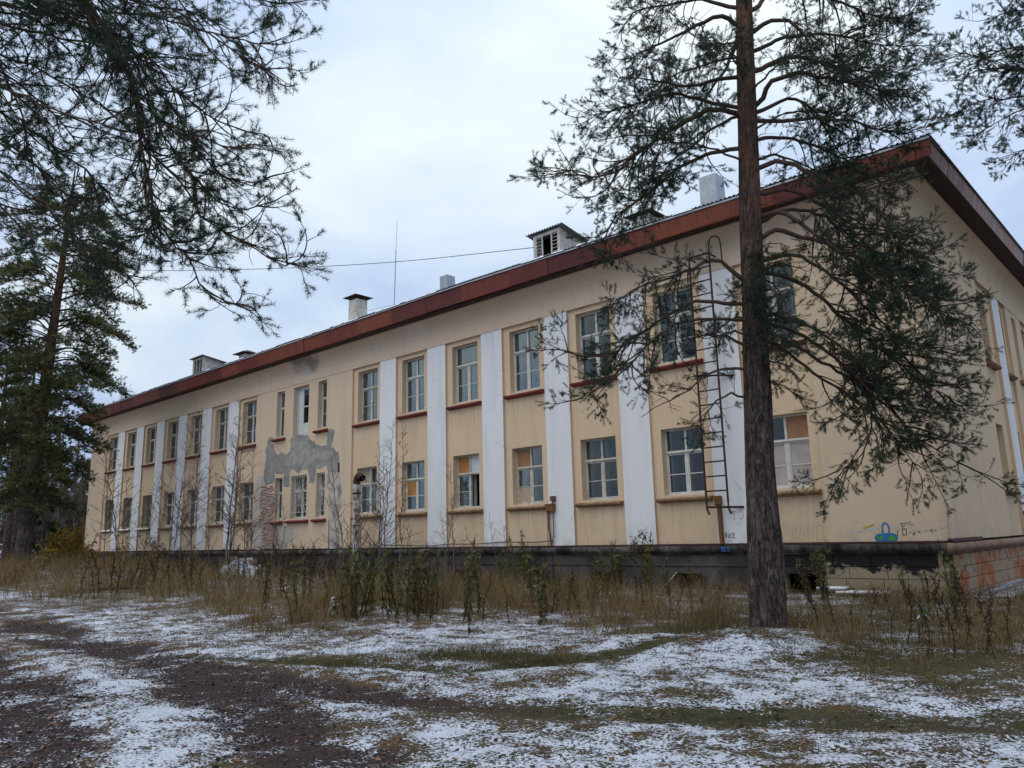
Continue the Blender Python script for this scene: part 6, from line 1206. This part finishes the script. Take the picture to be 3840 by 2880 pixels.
def heap(px, yb, rx, ry, h, label, seed, snow=.55):
    p = gat(px, yb); p[2] = gz(p[0], p[1]); t = tag(empty('rubble_heap', tuple(p)), label, 'rubble heap'); q = np.random.default_rng(seed); g = np.linspace(-1, 1, 40); X_, Y_ = np.meshgrid(g, g); rr_ = np.hypot(X_, Y_); Z_ = h * np.clip(1 - rr_ ** 1.6, 0, 1) * (.6 + .8 * fbm(X_ * 3 + seed, Y_ * 3, seed)) + .12 * h * (fbm(X_ * 9, Y_ * 9, seed + 2) - .5) - .06
    i = np.arange(1600).reshape(40, 40); Q_ = np.stack([i[:-1, :-1], i[:-1, 1:], i[1:, 1:], i[1:, :-1]], -1).reshape(-1, 4)
    link('heap', npmesh('heap', np.stack([X_.ravel() * rx, Y_.ravel() * ry, Z_.ravel()], 1), [Q_], M['ground_snow'], True, {'snow': (snow + .35 * (fbm(X_ * 5, Y_ * 5, 3) - .5)).ravel(), 'green': 0 * X_.ravel(), 'mud': 0 * X_.ravel() + .6}), t)
    ch = NB()
    for k in range(26):
        a = q.uniform(0, 2 * PI); r_ = q.random() ** .6; c = np.array([math.cos(a) * r_ * rx, math.sin(a) * r_ * ry, h * max(0, 1 - r_ ** 1.6) * .95]); s = q.uniform(.05, .16, 3); B_ = (np.array([[x, y, z] for z in (-1, 1) for x, y in ((-1, -1), (1, -1), (1, 1), (-1, 1))]) * s); th = q.uniform(0, 3); B_ = B_ @ np.array([[math.cos(th), -math.sin(th), .3], [math.sin(th), math.cos(th), -.2], [-.3, .2, 1]]); ch.add(B_ + c, BOXF, attr=float(q.random()))
    tag(ch.build('rubble', M['weathered_wood'], t), kind='stuff')
def heap_at(p, *a, **k):
    global gat; g0 = gat; gat = lambda x, y: np.array([p[0], p[1], 0.]); heap(0, 0, *a, **k); gat = g0
heap_at(onY(525, 1230, -2.2), 2.2, 1.0, .95, 'snow-dusted rubble heap among weeds at the foot of the porch wall', 3, snow=.60)
def board(label, a, b, w, th, mat, snowtop, name='loose_board', cat='board', lift=.04):
    a, b = np.array(a), np.array(b); a[2] = gz(a[0], a[1]) + lift; b[2] = gz(b[0], b[1]) + lift; t = tag(empty(name, tuple((a + b) / 2)), label, cat); c = (a + b) / 2; d = unit(b - a); s = unit(np.cross(d, [0, 0, 1.])) * w / 2; u = np.cross(s, d); u = unit(u) * th
    def slab(nm, lo, hi, m_, k=1.0):
        V_ = np.array([(a - c) * k - s * k + u * lo, (a - c) * k + s * k + u * lo, (b - c) * k + s * k + u * lo, (b - c) * k - s * k + u * lo, (a - c) * k - s * k + u * hi, (a - c) * k + s * k + u * hi, (b - c) * k + s * k + u * hi, (b - c) * k - s * k + u * hi]); link(nm, npmesh(nm, V_, [BOXF], m_), t)
    slab('plank', -1, 1, M[mat])
    if snowtop: slab('snow_cover', 1.0, 1.0 + snowtop / th, M['snow'], .97)
board('dark weathered plank lying in the grass at the left, before the weeds', gat(214, 1283), gat(282, 1280), .14, .045, 'cable_black', 0, lift=.16)
board('snow-covered board lying on the ground by the plinth, right of the big trunk', (18.3, -.55, 0), (19.45, -.42, 0), .5, .03, 'weathered_wood', .045, lift=.05)
board('thick snow-capped slab leaning on the ground just right of the cellar opening', (17.85, -.5, 0), (18.5, -.45, 0), .45, .05, 'weathered_wood', .05, lift=.10)
V, Q = tubes(np.array([[[0, 0, 0], [.55, .05, .52]]]), np.full((1, 2), .012), 6); o = link('white_stick', npmesh('white_stick', V, [Q], M['white_paint_worn'], True)); g = onY(1423, 1267, -1.3); o.location = (g[0], g[1], gz(g[0], g[1])); tag(o, 'thin white stick leaning in the weeds before the plinth, left of the ladder', 'stick')
st_ = onY(1573, 1290, -1.6); stk = tag(empty('wooden_stake', (st_[0], st_[1], gz(st_[0], st_[1]))), 'short rotten wooden stake with a broken rail, left of the big trunk', 'stake'); q_ = MB(); q_.box((-.04, -.04, -.1), (.04, .04, .36)); q_.build('post', M['weathered_wood'], stk, bevel=.006); q_ = MB(); q_.bar((-.55, .02, .22), (.02, .0, .16), .03, .02); q_.build('rail', M['weathered_wood'], stk)
rod = tag(empty('pipe_post', SI(6.95, -.45, -1.2)), 'rusty steel pipe post with a square loop at its top, beside the end wall', 'post')
tube_obj('post', to_local(rod, [SI(6.9, -.42, -1.3), SI(6.93, -.40, -.7), SI(6.98, -.35, -.2), SI(7.03, -.33, .1), SI(7.08, -.31, .47)]), .035, M['dark_rust'], rod, 8)
q_ = MB(lambda u, w, z: tuple(to_local(rod, [SI(u, w, z)])[0])); q_.bar((7.08, -.31, .45), (6.86, -.31, .47), .012); q_.bar((6.86, -.31, .47), (6.84, -.31, .67), .012); q_.bar((6.84, -.31, .67), (7.04, -.31, .67), .02); q_.bar((7.04, -.31, .67), (7.08, -.31, .45), .012); q_.build('loop', M['dark_rust'], rod)
# car beyond the trees at the far left
cp = at(14, 1196, 66.0); cp[2] = gz(cp[0], cp[1]); car = tag(empty('parked_car', tuple(cp), math.atan2(HF[0], -HF[1]) + .2), 'white and blue car parked far off between the trunks at the left edge', 'car')
simple('car_white', (0.74, 0.76, 0.80), 0.3, 0.5, 0.03, 3, 0); simple('car_blue', (0.02, 0.10, 0.45), 0.3, 0.5, 0.05, 3, 0); simple('tyre', (0.02, 0.02, 0.02), 0.9, 0.1, 0.1, 8, 0); simple('car_glass', (0.03, 0.035, 0.04), 0.08, 0.6, 0.05, 2, 0)
def body(name, prof, w, mat):
    q_ = MB(lambda u, w_, z: (w_, u, z)); q_.prism(prof, -w, w); return q_.build(name, mat, car, bevel=.03)
body('body', [(-2.1, .35), (2.1, .35), (2.15, .75), (1.2, .92), (-1.95, .95), (-2.12, .8)], .82, M['car_white']); body('cabin', [(-1.7, .93), (.95, .93), (.35, 1.42), (-1.3, 1.45)], .72, M['car_glass']); body('roof_panel', [(-1.32, 1.44), (.36, 1.41), (.3, 1.48), (-1.25, 1.50)], .70, M['car_white'])
q_ = MB(); q_.box((-2.0, -.835, .50), (2.0, -.822, .72)); q_.box((-2.0, .822, .50), (2.0, .835, .72)); q_.build('side_stripe', M['car_blue'], car)
wm = None
for sx in (-1.3, 1.3):
    for sy in (-.78, .78):
        if wm is None:
            a_ = np.linspace(0, 2 * PI, 17)[:-1]; V = np.concatenate([np.stack([.31 * np.cos(a_), np.full(16, y), .31 * np.sin(a_)], 1) for y in (-.09, .09)]); i = np.arange(16); wm = npmesh('wheel', V, [np.stack([i, (i + 1) % 16, 16 + (i + 1) % 16, 16 + i], 1), np.arange(16)[None], np.arange(16, 32)[None]], M['tyre'])
        o = link('wheel', wm, car); o.location = (sx, sy, .31)
